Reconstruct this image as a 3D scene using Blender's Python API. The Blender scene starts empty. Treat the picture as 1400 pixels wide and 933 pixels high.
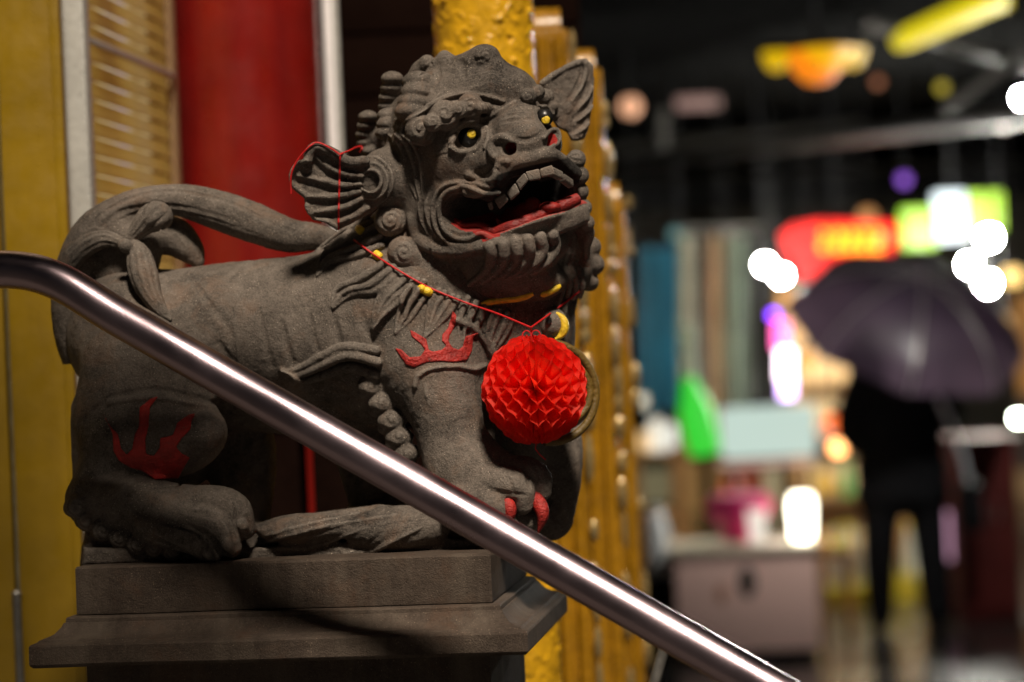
import bpy, bmesh, math, random
import numpy as np
from mathutils import Vector, Matrix

# ------------------------------------------------------------------ camera, world, sun, exposure
SCN = bpy.context.scene
COL = SCN.collection
FPX = 3306.0                      # focal length in photo pixels (85 mm on 36 mm, 1400 px wide)
CAMZ = 1.593
PITCH = math.radians(0.23)
ROLL = math.radians(2.5)
_f = np.array([0.0, math.cos(PITCH), math.sin(PITCH)])
_u0 = np.array([0.0, -math.sin(PITCH), math.cos(PITCH)])
_r0 = np.array([1.0, 0.0, 0.0])
CUP = math.cos(ROLL) * _u0 + math.sin(ROLL) * _r0
CRT = math.cos(ROLL) * _r0 - math.sin(ROLL) * _u0
CFW = _f
CAM0 = np.array([0.0, 0.0, CAMZ])

cam_data = bpy.data.cameras.new("camera")
cam_data.sensor_width = 36.0
cam_data.lens = 85.0
cam_data.clip_start = 0.05
cam_data.clip_end = 400.0
cam_data.dof.use_dof = True
cam_data.dof.focus_distance = 3.13
cam_data.dof.aperture_fstop = 2.3
cam_data.dof.aperture_blades = 0
cam = bpy.data.objects.new("camera", cam_data)
COL.objects.link(cam)
cam.matrix_world = Matrix(((CRT[0], CUP[0], -CFW[0], 0.0), (CRT[1], CUP[1], -CFW[1], 0.0),
                           (CRT[2], CUP[2], -CFW[2], CAMZ), (0, 0, 0, 1)))
SCN.camera = cam

SUN_DIR = Vector((0.12, -0.58, 0.85)).normalized()       # towards the light
world = bpy.data.worlds.new("World")
SCN.world = world
world.use_nodes = True
wn = world.node_tree
wn.nodes.clear()
sky = wn.nodes.new("ShaderNodeTexSky")
sky.sky_type = 'NISHITA'
sky.sun_disc = False
sky.sun_elevation = math.asin(SUN_DIR.z)
sky.sun_rotation = math.atan2(SUN_DIR.x, SUN_DIR.y)
bg = wn.nodes.new("ShaderNodeBackground")
bg.inputs[1].default_value = 0.0012
wo = wn.nodes.new("ShaderNodeOutputWorld")
wn.links.new(sky.outputs[0], bg.inputs[0])
wn.links.new(bg.outputs[0], wo.inputs[0])

sun_data = bpy.data.lights.new("sun", 'SUN')
sun_data.energy = 5.0
sun_data.angle = math.radians(8)
sun_data.color = (1.0, 0.86, 0.70)
sun = bpy.data.objects.new("sun", sun_data)
COL.objects.link(sun)
sun.rotation_euler = SUN_DIR.to_track_quat('Z', 'Y').to_euler()

SCN.view_settings.view_transform = 'Standard'
SCN.view_settings.look = 'None'
SCN.view_settings.exposure = 0.0
SCN.view_settings.gamma = 1.0
SCN.view_settings.use_curve_mapping = False
SCN.render.engine = 'CYCLES'
SCN.cycles.max_bounces = 8
SCN.cycles.sample_clamp_indirect = 3.0

# ------------------------------------------------------------------ pixels to rays
def ray(px, py):
    px = np.asarray(px, float); py = np.asarray(py, float)
    d = CFW + ((px - 700.0) / FPX)[..., None] * CRT + ((466.5 - py) / FPX)[..., None] * CUP
    return d / d[..., 1:2]                    # unit depth along world Y

def P(px, py, y):                             # point on the pixel's ray at depth y (metres from the camera)
    return CAM0 + ray(px, py) * np.asarray(y, float)[..., None]

def proj(X, Y, Z):
    dz = Z - CAMZ
    w = Y * CFW[1] + dz * CFW[2] + X * CFW[0]
    a = X * CRT[0] + Y * CRT[1] + dz * CRT[2]
    b = X * CUP[0] + Y * CUP[1] + dz * CUP[2]
    return 700.0 + FPX * a / w, 466.5 - FPX * b / w

CROP = {1: (480, 50, 3.008), 2: (380, 180, 3.8875), 3: (80, 240, 3.888), 4: (80, 500, 3.331), 5: (380, 280, 2.744),
        6: (500, 400, 2.744), 8: (560, 300, 5.0), 'n': (480, 60, 5.832), 'm': (580, 200, 5.833), 'e': (700, 60, 5.83),
        'p': (560, 560, 5.185), 'h': (640, 440, 4.667)}
def c(k, *pts):                               # detail-view coordinates to photo pixels
    x0, y0, s = CROP[k]
    return [(x0 + p[0] / s, y0 + p[1] / s) for p in pts]

def spline(pts, n):
    """Catmull-Rom through rows of pts, n samples"""
    p = np.asarray(pts, float)
    if len(p) == 2:
        t = np.linspace(0, 1, n)[:, None]
        return p[0] * (1 - t) + p[1] * t
    q = np.vstack([2 * p[0] - p[1], p, 2 * p[-1] - p[-2]])
    m = len(p) - 1
    t = np.linspace(0, m - 1e-9, n)
    i = t.astype(int); f = (t - i)[:, None]
    a, b, cc, d = q[i], q[i + 1], q[i + 2], q[i + 3]
    return 0.5 * (2 * b + (cc - a) * f + (2 * a - 5 * b + 4 * cc - d) * f ** 2 + (3 * b - a - 3 * cc + d) * f ** 3)

# ------------------------------------------------------------------ sculpting volume (signed distance grid)
def smin(a, b, k):
    h = np.clip(0.5 + 0.5 * (b - a) / k, 0, 1)
    return b * (1 - h) + a * h - k * h * (1 - h)

class Vol:
    def __init__(self, lo, hi, h):
        self.lo = np.asarray(lo, float); self.h = h
        self.n = np.ceil((np.asarray(hi, float) - self.lo) / h).astype(int) + 1
        self.ax = [(self.lo[i] + h * np.arange(self.n[i])).astype(np.float32) for i in range(3)]
        self.D = np.full(self.n, 0.3, np.float32)
    def box(self, lo, hi):
        s = []
        for i in range(3):
            a = int(max(0, math.floor((lo[i] - self.lo[i]) / self.h)))
            b = int(min(self.n[i], math.ceil((hi[i] - self.lo[i]) / self.h) + 1))
            if b <= a:
                return None
            s.append(slice(a, b))
        return tuple(s)
    def grid(self, s):
        return (self.ax[0][s[0]][:, None, None], self.ax[1][s[1]][None, :, None], self.ax[2][s[2]][None, None, :])
    def apply(self, s, d, mode, k):
        if mode == 'add':
            self.D[s] = smin(self.D[s], d, k)
        elif mode == 'sub':
            self.D[s] = -smin(-self.D[s], d, k)
        elif mode == 'and':
            self.D[s] = -smin(-self.D[s], -d, k)
    def ell(self, cen, r, rot=None, k=0.006, mode='add'):
        cen = np.asarray(cen, float); r = np.asarray(r, float) if np.ndim(r) else np.array([r, r, r], float)
        R = max(r) + k + 3 * self.h
        s = self.box(cen - R, cen + R)
        if s is None: return
        X, Y, Z = self.grid(s)
        X = X - cen[0]; Y = Y - cen[1]; Z = Z - cen[2]
        if rot is not None:
            X, Y, Z = [(X * rot[0][i] + Y * rot[1][i] + Z * rot[2][i]) for i in range(3)]
        k0 = np.sqrt((X / r[0]) ** 2 + (Y / r[1]) ** 2 + (Z / r[2]) ** 2)
        k1 = np.sqrt((X / r[0] ** 2) ** 2 + (Y / r[1] ** 2) ** 2 + (Z / r[2] ** 2) ** 2) + 1e-9
        self.apply(s, (k0 * (k0 - 1) / k1).astype(np.float32), mode, k)
    def tube(self, pts, rad, k=0.004, mode='add'):
        pts = np.asarray(pts, float); rad = np.broadcast_to(np.asarray(rad, float), (len(pts),))
        mrg = rad.max() + k + 3 * self.h
        s = self.box(pts.min(0) - mrg, pts.max(0) + mrg)
        if s is None: return
        off = [q.start for q in s]
        T = np.full([q.stop - q.start for q in s], 0.3, np.float32)
        for i in range(len(pts) - 1):
            a, b, ra, rb = pts[i], pts[i + 1], rad[i], rad[i + 1]
            m = max(ra, rb) + k + 3 * self.h
            q = self.box(np.minimum(a, b) - m, np.maximum(a, b) + m)
            if q is None: continue
            X, Y, Z = self.grid(q)
            ab = b - a; L = max(float(ab @ ab), 1e-12)
            t = np.clip(((X - a[0]) * ab[0] + (Y - a[1]) * ab[1] + (Z - a[2]) * ab[2]) / L, 0, 1)
            d = np.sqrt((X - a[0] - t * ab[0]) ** 2 + (Y - a[1] - t * ab[1]) ** 2 + (Z - a[2] - t * ab[2]) ** 2) - (ra + t * (rb - ra))
            loc = tuple(slice(q[j].start - off[j], q[j].stop - off[j]) for j in range(3))
            T[loc] = np.minimum(T[loc], d)
        self.apply(s, T, mode, k)
    def sample(self, p):
        g = (np.asarray(p, float) - self.lo) / self.h
        g = np.clip(g, 0, self.n - 1.001)
        i = g.astype(int); f = g - i
        D = self.D; x, y, z = i[..., 0], i[..., 1], i[..., 2]
        fx, fy, fz = f[..., 0], f[..., 1], f[..., 2]
        c00 = D[x, y, z] * (1 - fx) + D[x + 1, y, z] * fx
        c10 = D[x, y + 1, z] * (1 - fx) + D[x + 1, y + 1, z] * fx
        c01 = D[x, y, z + 1] * (1 - fx) + D[x + 1, y, z + 1] * fx
        c11 = D[x, y + 1, z + 1] * (1 - fx) + D[x + 1, y + 1, z + 1] * fx
        return (c00 * (1 - fy) + c10 * fy) * (1 - fz) + (c01 * (1 - fy) + c11 * fy) * fz
    def normal(self, p):
        e = self.h * 1.5; g = []
        for i in range(3):
            o = np.zeros(3); o[i] = e
            g.append(self.sample(p + o) - self.sample(p - o))
        g = np.stack(g, -1)
        return g / (np.linalg.norm(g, axis=-1, keepdims=True) + 1e-9)
    def hit(self, px, py):
        """first surface point along the photo rays; NaN depth where a ray misses"""
        px = np.atleast_1d(np.asarray(px, float)); py = np.atleast_1d(np.asarray(py, float))
        ys = np.arange(self.lo[1], self.lo[1] + self.h * (self.n[1] - 1), self.h * 0.8)
        d = ray(px, py)
        pts = CAM0 + d[:, None, :] * ys[None, :, None]
        hi = self.lo + self.h * (self.n - 1)
        inside = np.all((pts > self.lo) & (pts < hi), axis=-1)
        v = np.where(inside, self.sample(pts), 0.3)
        neg = v < 0
        k = np.argmax(neg, axis=1)
        ok = neg.any(axis=1)
        k1 = np.clip(k, 1, None); r = np.arange(len(px))
        a, b = v[r, k1 - 1], v[r, k1]
        t = np.clip(a / (a - b + 1e-12), 0, 1)
        y = ys[k1 - 1] + t * (ys[k1] - ys[k1 - 1])
        y = np.where(ok, y, np.nan)
        return y
    def lay(self, pts, n=None, smooth=2):
        """pixel polyline -> smooth 3D curve lying on the surface, with normals"""
        p = np.asarray(pts, float)
        L = np.sum(np.linalg.norm(np.diff(p, axis=0), axis=1))
        n = n or int(max(6, L / 3.5))
        q = spline(p, n)
        y = self.hit(q[:, 0], q[:, 1])
        ok = ~np.isnan(y)
        if ok.sum() < 2:
            return None, None
        y = np.interp(np.arange(n), np.nonzero(ok)[0], y[ok])
        for _ in range(smooth):
            y = np.convolve(np.pad(y, 1, 'edge'), [0.25, 0.5, 0.25], 'valid')
        w = P(q[:, 0], q[:, 1], y)
        nr = self.normal(w)
        nr = np.stack([np.convolve(np.pad(nr[:, i], 1, 'edge'), [0.25, 0.5, 0.25], 'valid') for i in range(3)], 1)
        return w, nr / (np.linalg.norm(nr, axis=1, keepdims=True) + 1e-9)
    def draw(self, pts, r, lift=0.0, k=0.003, mode='add', taper=(1.0, 1.0), n=None):
        w, nr = self.lay(pts, n)
        if w is None: return
        t = np.linspace(0, 1, len(w))
        prof = np.interp(t, [0, 0.25, 0.7, 1], [taper[0], 1, 0.5 + 0.5 * taper[1], taper[1]])
        rr = r * 0.001 * prof
        self.tube(w + nr * (lift * rr)[:, None], rr, k, mode)
    def groove(self, pts, r=2.0, k=0.002, taper=(0.5, 0.5)):
        self.draw(pts, r, 0.25, k, 'sub', taper)
    def curl(self, px, py, r, turns=1.6, flip=1, dome=0.5, start=0.0, gr=None, k=0.004, step=None):
        """a snail curl: a dome with a spiral groove cut in"""
        y = self.hit(px, py)
        if np.isnan(y[0]): return
        p0 = P(px, py, y[0]); nn = self.normal(p0)
        R = r * 0.001
        self.ell(p0 - nn * R * (1 - dome), (R, R, R), None, k)
        a = np.linspace(0, turns * 2 * math.pi, int(14 * turns))
        rad = r * (0.16 + 0.74 * a / a[-1])
        pts = np.stack([px + rad * np.cos(start + flip * a), py + rad * np.sin(start + flip * a)], 1)
        w, nr = self.lay(pts, len(pts), 1)
        if w is not None:
            self.tube(w, (gr or max(1.1, r * 0.1)) * 0.001, 0.0015, 'sub')
    def poly(self, pts, y0, y1, k=0.004, mode='add', rnd=0.0, shear=None):
        """prism whose outline is a photo outline, between depths y0 and y1 (depths may differ per corner via shear)"""
        q = np.asarray(pts, float)
        cor = np.vstack([P(q[:, 0], q[:, 1], np.full(len(q), y0)), P(q[:, 0], q[:, 1], np.full(len(q), y1))])
        m = k + 3 * self.h + rnd
        s = self.box(cor.min(0) - m, cor.max(0) + m)
        if s is None: return
        X, Y, Z = self.grid(s)
        px, py = proj(X, Y, Z)
        d = poly2d(q, px, py) * (0.5 * (y0 + y1) / FPX)
        yy = np.abs(Y - 0.5 * (y0 + y1)) - 0.5 * abs(y1 - y0)
        if shear is not None:
            yy = np.abs(Y - 0.5 * (y0 + y1) - shear(px, py)) - 0.5 * abs(y1 - y0)
        d = -smin(-d, -yy, max(rnd, 1e-4)) + 0 * Z
        self.apply(s, d.astype(np.float32), mode, k)
    def shell(self, src, pts, t, ymax, k=0.002, inner=0.01):
        """paint-thick relief: the outline laid on the surface of src, t above it"""
        q = np.asarray(pts, float)
        px, py = proj(self.ax[0][:, None, None], self.ax[1][None, :, None], self.ax[2][None, None, :])
        X, Y, Z = np.meshgrid(*self.ax, indexing='ij')
        body = src.sample(np.stack([X, Y, Z], -1))
        d = poly2d(q, px, py) * (3.2 / FPX)
        v = -smin(-d, -(body - t), k)
        v = np.maximum(v, -(body + inner))
        v = np.maximum(v, Y - ymax)
        self.D = v.astype(np.float32)
    def mesh(self, name, smooth=1, rough=0.0):
        D = self.D
        s = D < 0
        c8 = np.zeros([d - 1 for d in D.shape], np.int8)
        for a in (0, 1):
            for b in (0, 1):
                for e in (0, 1):
                    c8 += s[a:D.shape[0] - 1 + a, b:D.shape[1] - 1 + b, e:D.shape[2] - 1 + e]
        I = np.argwhere((c8 > 0) & (c8 < 8))
        del c8
        vals = np.stack([D[I[:, 0] + (m & 1), I[:, 1] + (m >> 1 & 1), I[:, 2] + (m >> 2)] for m in range(8)], 1)
        acc = np.zeros((len(I), 3)); cnt = np.zeros(len(I))
        for m in range(8):
            for ax in range(3):
                if not m >> ax & 1:
                    m2 = m | 1 << ax
                    a, b = vals[:, m], vals[:, m2]
                    x = (a < 0) != (b < 0)
                    t = np.where(x, a / np.where(x, a - b, 1), 0)
                    pos = np.array([m & 1, m >> 1 & 1, m >> 2], float)[None, :].repeat(len(I), 0)
                    pos[:, ax] += t
                    acc += pos * x[:, None]; cnt += x
        V = self.lo + (I + acc / cnt[:, None]) * self.h
        vid = np.full([d - 1 for d in D.shape], -1, np.int32)
        vid[I[:, 0], I[:, 1], I[:, 2]] = np.arange(len(I))
        F = []
        for ax in range(3):
            sl0 = [slice(None)] * 3; sl1 = [slice(None)] * 3
            sl0[ax] = slice(0, -1); sl1[ax] = slice(1, None)
            e = np.argwhere(s[tuple(sl0)] != s[tuple(sl1)])
            b1, b2 = (ax + 1) % 3, (ax + 2) % 3
            ok = (e[:, b1] > 0) & (e[:, b2] > 0) & (e[:, b1] < D.shape[b1] - 1) & (e[:, b2] < D.shape[b2] - 1)
            e = e[ok]
            q = []
            for d1, d2 in ((-1, -1), (0, -1), (0, 0), (-1, 0)):
                j = e.copy(); j[:, b1] += d1; j[:, b2] += d2
                q.append(vid[j[:, 0], j[:, 1], j[:, 2]])
            q = np.stack(q, 1)
            inside = s[e[:, 0], e[:, 1], e[:, 2]]
            q[~inside] = q[~inside][:, ::-1]
            F.append(q)
        F = np.vstack(F); F = F[(F >= 0).all(1)]
        for _ in range(smooth):                       # light relaxation along edges
            S = np.zeros_like(V); N = np.zeros(len(V))
            for a in range(4):
                np.add.at(S, F[:, a], V[F[:, (a + 1) % 4]]); np.add.at(N, F[:, a], 1)
            V = np.where(N[:, None] > 0, V * 0.6 + 0.4 * S / np.maximum(N, 1)[:, None], V)
        if rough > 0:                                 # weathering: the chisel never left it this smooth
            N = np.zeros_like(V)
            fn = np.cross(V[F[:, 2]] - V[F[:, 0]], V[F[:, 3]] - V[F[:, 1]])
            for a in range(4): np.add.at(N, F[:, a], fn)
            N /= np.linalg.norm(N, axis=1, keepdims=True) + 1e-12
            d = 0.0010 * vnoise(V, 0.026, 1) + 0.0006 * vnoise(V, 0.011, 2) + 0.0005 * vnoise(V, 0.0048, 3)
            pit = vnoise(V, 0.0065, 4); d -= 0.0009 * np.clip((pit - 0.45) * 3, 0, 1)
            V = V + N * (rough * d)[:, None]
        return raw_mesh(name, V, F), V, F

def vnoise(V, wl, seed):
    g = np.random.RandomState(seed).uniform(-1, 1, (64, 64, 64))
    q = V / wl + 100.0
    i = np.floor(q).astype(int); f = q - i; f = f * f * (3 - 2 * f)
    out = 0
    for a in (0, 1):
        for b in (0, 1):
            for e in (0, 1):
                w = (f[:, 0] if a else 1 - f[:, 0]) * (f[:, 1] if b else 1 - f[:, 1]) * (f[:, 2] if e else 1 - f[:, 2])
                out = out + w * g[(i[:, 0] + a) % 64, (i[:, 1] + b) % 64, (i[:, 2] + e) % 64]
    return out

def raw_mesh(name, V, F, smooth=True):
    me = bpy.data.meshes.new(name)
    V = np.asarray(V, np.float32); F = np.asarray(F, np.int32)
    n, m = F.shape
    me.vertices.add(len(V)); me.vertices.foreach_set('co', V.ravel())
    me.loops.add(n * m); me.loops.foreach_set('vertex_index', F.ravel())
    me.polygons.add(n)
    me.polygons.foreach_set('loop_start', np.arange(0, n * m, m, dtype=np.int32))
    me.polygons.foreach_set('loop_total', np.full(n, m, np.int32))
    me.polygons.foreach_set('use_smooth', np.full(n, smooth))
    me.update(calc_edges=True)
    return me

def poly2d(q, px, py):
    """signed distance in pixels to a closed outline (negative inside)"""
    shp = np.broadcast(px, py).shape
    d = np.full(shp, 1e9, np.float32); ins = np.zeros(shp, bool)
    n = len(q)
    for i in range(n):
        ax, ay = q[i - 1]; bx, by = q[i]
        ex, ey = bx - ax, by - ay
        t = np.clip(((px - ax) * ex + (py - ay) * ey) / (ex * ex + ey * ey + 1e-9), 0, 1)
        d = np.minimum(d, (px - ax - t * ex) ** 2 + (py - ay - t * ey) ** 2)
        if ay != by:
            cr = ((ay > py) != (by > py)) & (px < (bx - ax) * (py - ay) / (by - ay) + ax)
            ins ^= cr
    d = np.sqrt(d)
    return np.where(ins, -d, d)

# ------------------------------------------------------------------ objects
def link(o, parent=None):
    COL.objects.link(o)
    if parent is not None:
        o.parent = parent
        o.matrix_parent_inverse = Matrix.Translation(parent.location).inverted() if parent.type == 'EMPTY' else Matrix()
    return o
def obj(name, me, mat=None, parent=None):
    o = bpy.data.objects.new(name, me)
    if mat is not None:
        for m in (mat if isinstance(mat, (list, tuple)) else [mat]):
            me.materials.append(m)
    return link(o, parent)
def tag(o, label, cat, group=None):
    o['label'] = label; o['category'] = cat
    if group: o['group'] = group
    return o
def thing(name, loc, label, cat, group=None):
    o = bpy.data.objects.new(name, None)
    o.location = loc; o.empty_display_size = 0.1
    COL.objects.link(o)
    return tag(o, label, cat, group)
def struct(o):
    o['kind'] = 'structure'
    return o

class MB:
    """mesh collector: boxes, tubes, lathes -> one mesh"""
    def __init__(self):
        self.bm = bmesh.new()
    def box(self, lo, hi, bev=0.0, mat=None):
        lo = Vector(lo); hi = Vector(hi)
        g = bmesh.ops.create_cube(self.bm, size=1.0)
        vs = g['verts']
        for v in vs:
            v.co = Vector(((lo.x + hi.x) / 2 + v.co.x * (hi.x - lo.x), (lo.y + hi.y) / 2 + v.co.y * (hi.y - lo.y), (lo.z + hi.z) / 2 + v.co.z * (hi.z - lo.z)))
        if bev > 0:
            ed = list({e for v in vs for e in v.link_edges})
            r = bmesh.ops.bevel(self.bm, geom=ed, offset=bev, segments=2, affect='EDGES', profile=0.6)
            vs = list({v for f in r['faces'] for v in f.verts} | {v for v in vs if v.is_valid})
        if mat is not None:
            for v in vs: v.co = mat @ v.co
        return self
    def tube(self, pts, rad, seg=12, cap=True):
        pts = [Vector(p) for p in pts]
        rad = [float(x) for x in rad] if hasattr(rad, "__len__") else [float(rad)] * len(pts)
        rings = []; up = None
        for i, p in enumerate(pts):
            d = (pts[min(i + 1, len(pts) - 1)] - pts[max(i - 1, 0)]).normalized()
            if up is None:
                up = d.orthogonal().normalized()
            up = (up - d * up.dot(d)).normalized()
            sd = d.cross(up)
            rings.append([self.bm.verts.new(p + rad[i] * (math.cos(a) * up + math.sin(a) * sd)) for a in [2 * math.pi * j / seg for j in range(seg)]])
        for a, b in zip(rings, rings[1:]):
            for j in range(seg):
                self.bm.faces.new((a[j], a[(j + 1) % seg], b[(j + 1) % seg], b[j]))
        if cap:
            self.bm.faces.new(rings[0][::-1]); self.bm.faces.new(rings[-1])
        return self
    def lathe(self, prof, cen, seg=24, mat=None, cap=True):
        """prof: (r, z) rows from bottom to top"""
        cen = Vector(cen); rings = []
        for r, z in prof:
            ring = []
            for j in range(seg):
                a = 2 * math.pi * j / seg
                v = Vector((r * math.cos(a), r * math.sin(a), z))
                if mat is not None: v = mat @ v
                ring.append(self.bm.verts.new(cen + v))
            rings.append(ring)
        for a, b in zip(rings, rings[1:]):
            for j in range(seg):
                self.bm.faces.new((a[j], a[(j + 1) % seg], b[(j + 1) % seg], b[j]))
        if cap:
            self.bm.faces.new(rings[0][::-1]); self.bm.faces.new(rings[-1])
        return self
    def quad(self, *ps):
        self.bm.faces.new([self.bm.verts.new(Vector(p)) for p in ps])
        return self
    def mesh(self, name, smooth=True, angle=40):
        me = bpy.data.meshes.new(name)
        bmesh.ops.recalc_face_normals(self.bm, faces=self.bm.faces)
        if smooth:
            for f in self.bm.faces: f.smooth = True
            for e in self.bm.edges:
                if len(e.link_faces) == 2 and e.calc_face_angle() > math.radians(angle): e.smooth = False
        self.bm.to_mesh(me); self.bm.free()
        return me
    def build(self, name, mat, parent=None, smooth=True, angle=40):
        return obj(name, self.mesh(name, smooth, angle), mat, parent)

# ------------------------------------------------------------------ materials
def material(name):
    m = bpy.data.materials.new(name); m.use_nodes = True
    nt = m.node_tree
    return m, nt, nt.nodes['Principled BSDF']
def node(nt, kind, **kw):
    n = nt.nodes.new(kind)
    for k, v in kw.items():
        if k == 'ins':
            for a, b in v.items(): n.inputs[a].default_value = b
        else:
            setattr(n, k, v)
    return n
def ramp(nt, src, stops):
    r = nt.nodes.new('ShaderNodeValToRGB')
    e = r.color_ramp.elements
    while len(e) < len(stops): e.new(0.5)
    for i, (p, col) in enumerate(stops):
        e[i].position = p; e[i].color = (*col, 1) if len(col) == 3 else col
    nt.links.new(src, r.inputs[0])
    return r
def paint(name, col, rough=0.5, var=0.15, scale=6.0, bump=0.05, bscale=40.0, metal=0.0, coat=0.0, spec=0.5, flake=None, streak=0.0):
    """plain painted or bare surface with uneven tone, wear and fine relief"""
    m, nt, b = material(name)
    tc = node(nt, 'ShaderNodeTexCoord')
    n1 = node(nt, 'ShaderNodeTexNoise', ins={'Scale': scale, 'Detail': 6.0, 'Roughness': 0.65})
    nt.links.new(tc.outputs['Object'], n1.inputs['Vector'])
    lo = tuple(max(0, x * (1 - var)) for x in col); hi = tuple(min(1, x * (1 + var)) for x in col)
    r = ramp(nt, n1.outputs['Fac'], [(0.3, lo), (0.7, hi)])
    nt.links.new(r.outputs[0], b.inputs['Base Color'])
    n2 = node(nt, 'ShaderNodeTexNoise', ins={'Scale': bscale, 'Detail': 4.0})
    nt.links.new(tc.outputs['Object'], n2.inputs['Vector'])
    bp = node(nt, 'ShaderNodeBump', ins={'Strength': bump * 4, 'Distance': 0.01})
    nt.links.new(n2.outputs['Fac'], bp.inputs['Height'])
    nt.links.new(bp.outputs[0], b.inputs['Normal'])
    rr = node(nt, 'ShaderNodeMapRange', ins={'From Min': 0.3, 'From Max': 0.7, 'To Min': max(0, rough - 0.1), 'To Max': min(1, rough + 0.1)})
    nt.links.new(n2.outputs['Fac'], rr.inputs[0]); nt.links.new(rr.outputs[0], b.inputs['Roughness'])
    b.inputs['Metallic'].default_value = metal
    b.inputs['Coat Weight'].default_value = coat
    b.inputs['Specular IOR Level'].default_value = spec
    col_out = r.outputs[0]
    if streak > 0:                                # grime and runs down a wall
        mp = node(nt, 'ShaderNodeMapping'); mp.inputs['Scale'].default_value = (14, 14, 1.0); nt.links.new(tc.outputs['Object'], mp.inputs['Vector'])
        sn = node(nt, 'ShaderNodeTexNoise', ins={'Scale': 1.0, 'Detail': 7.0, 'Roughness': 0.7, 'Distortion': 0.4}); nt.links.new(mp.outputs[0], sn.inputs['Vector'])
        sr = ramp(nt, sn.outputs['Fac'], [(0.42, (0, 0, 0)), (0.72, (streak, streak, streak))])
        mx = node(nt, 'ShaderNodeMix', data_type='RGBA'); nt.links.new(sr.outputs[0], mx.inputs['Factor']); nt.links.new(col_out, mx.inputs['A'])
        mx.inputs['B'].default_value = (col[0] * 0.35, col[1] * 0.3, col[2] * 0.3 + 0.004, 1)
        col_out = mx.outputs['Result']
    if flake is not None:                         # worn through to what lies beneath
        fn = node(nt, 'ShaderNodeTexNoise', ins={'Scale': 85.0, 'Detail': 6.0, 'Roughness': 0.75}); nt.links.new(tc.outputs['Object'], fn.inputs['Vector'])
        fr = ramp(nt, fn.outputs['Fac'], [(0.60, (0, 0, 0)), (0.70, (0.8, 0.8, 0.8))])
        mf = node(nt, 'ShaderNodeMix', data_type='RGBA'); nt.links.new(fr.outputs[0], mf.inputs['Factor']); nt.links.new(col_out, mf.inputs['A'])
        mf.inputs['B'].default_value = (*flake, 1)
        col_out = mf.outputs['Result']
    nt.links.new(col_out, b.inputs['Base Color'])
    return m
def lit(name, col, strength):
    m, nt, b = material(name)
    b.inputs['Base Color'].default_value = (*[0.04 * x for x in col], 1)
    b.inputs['Roughness'].default_value = 0.6
    b.inputs['Emission Color'].default_value = (*col, 1)
    b.inputs['Emission Strength'].default_value = strength
    return m

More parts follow.
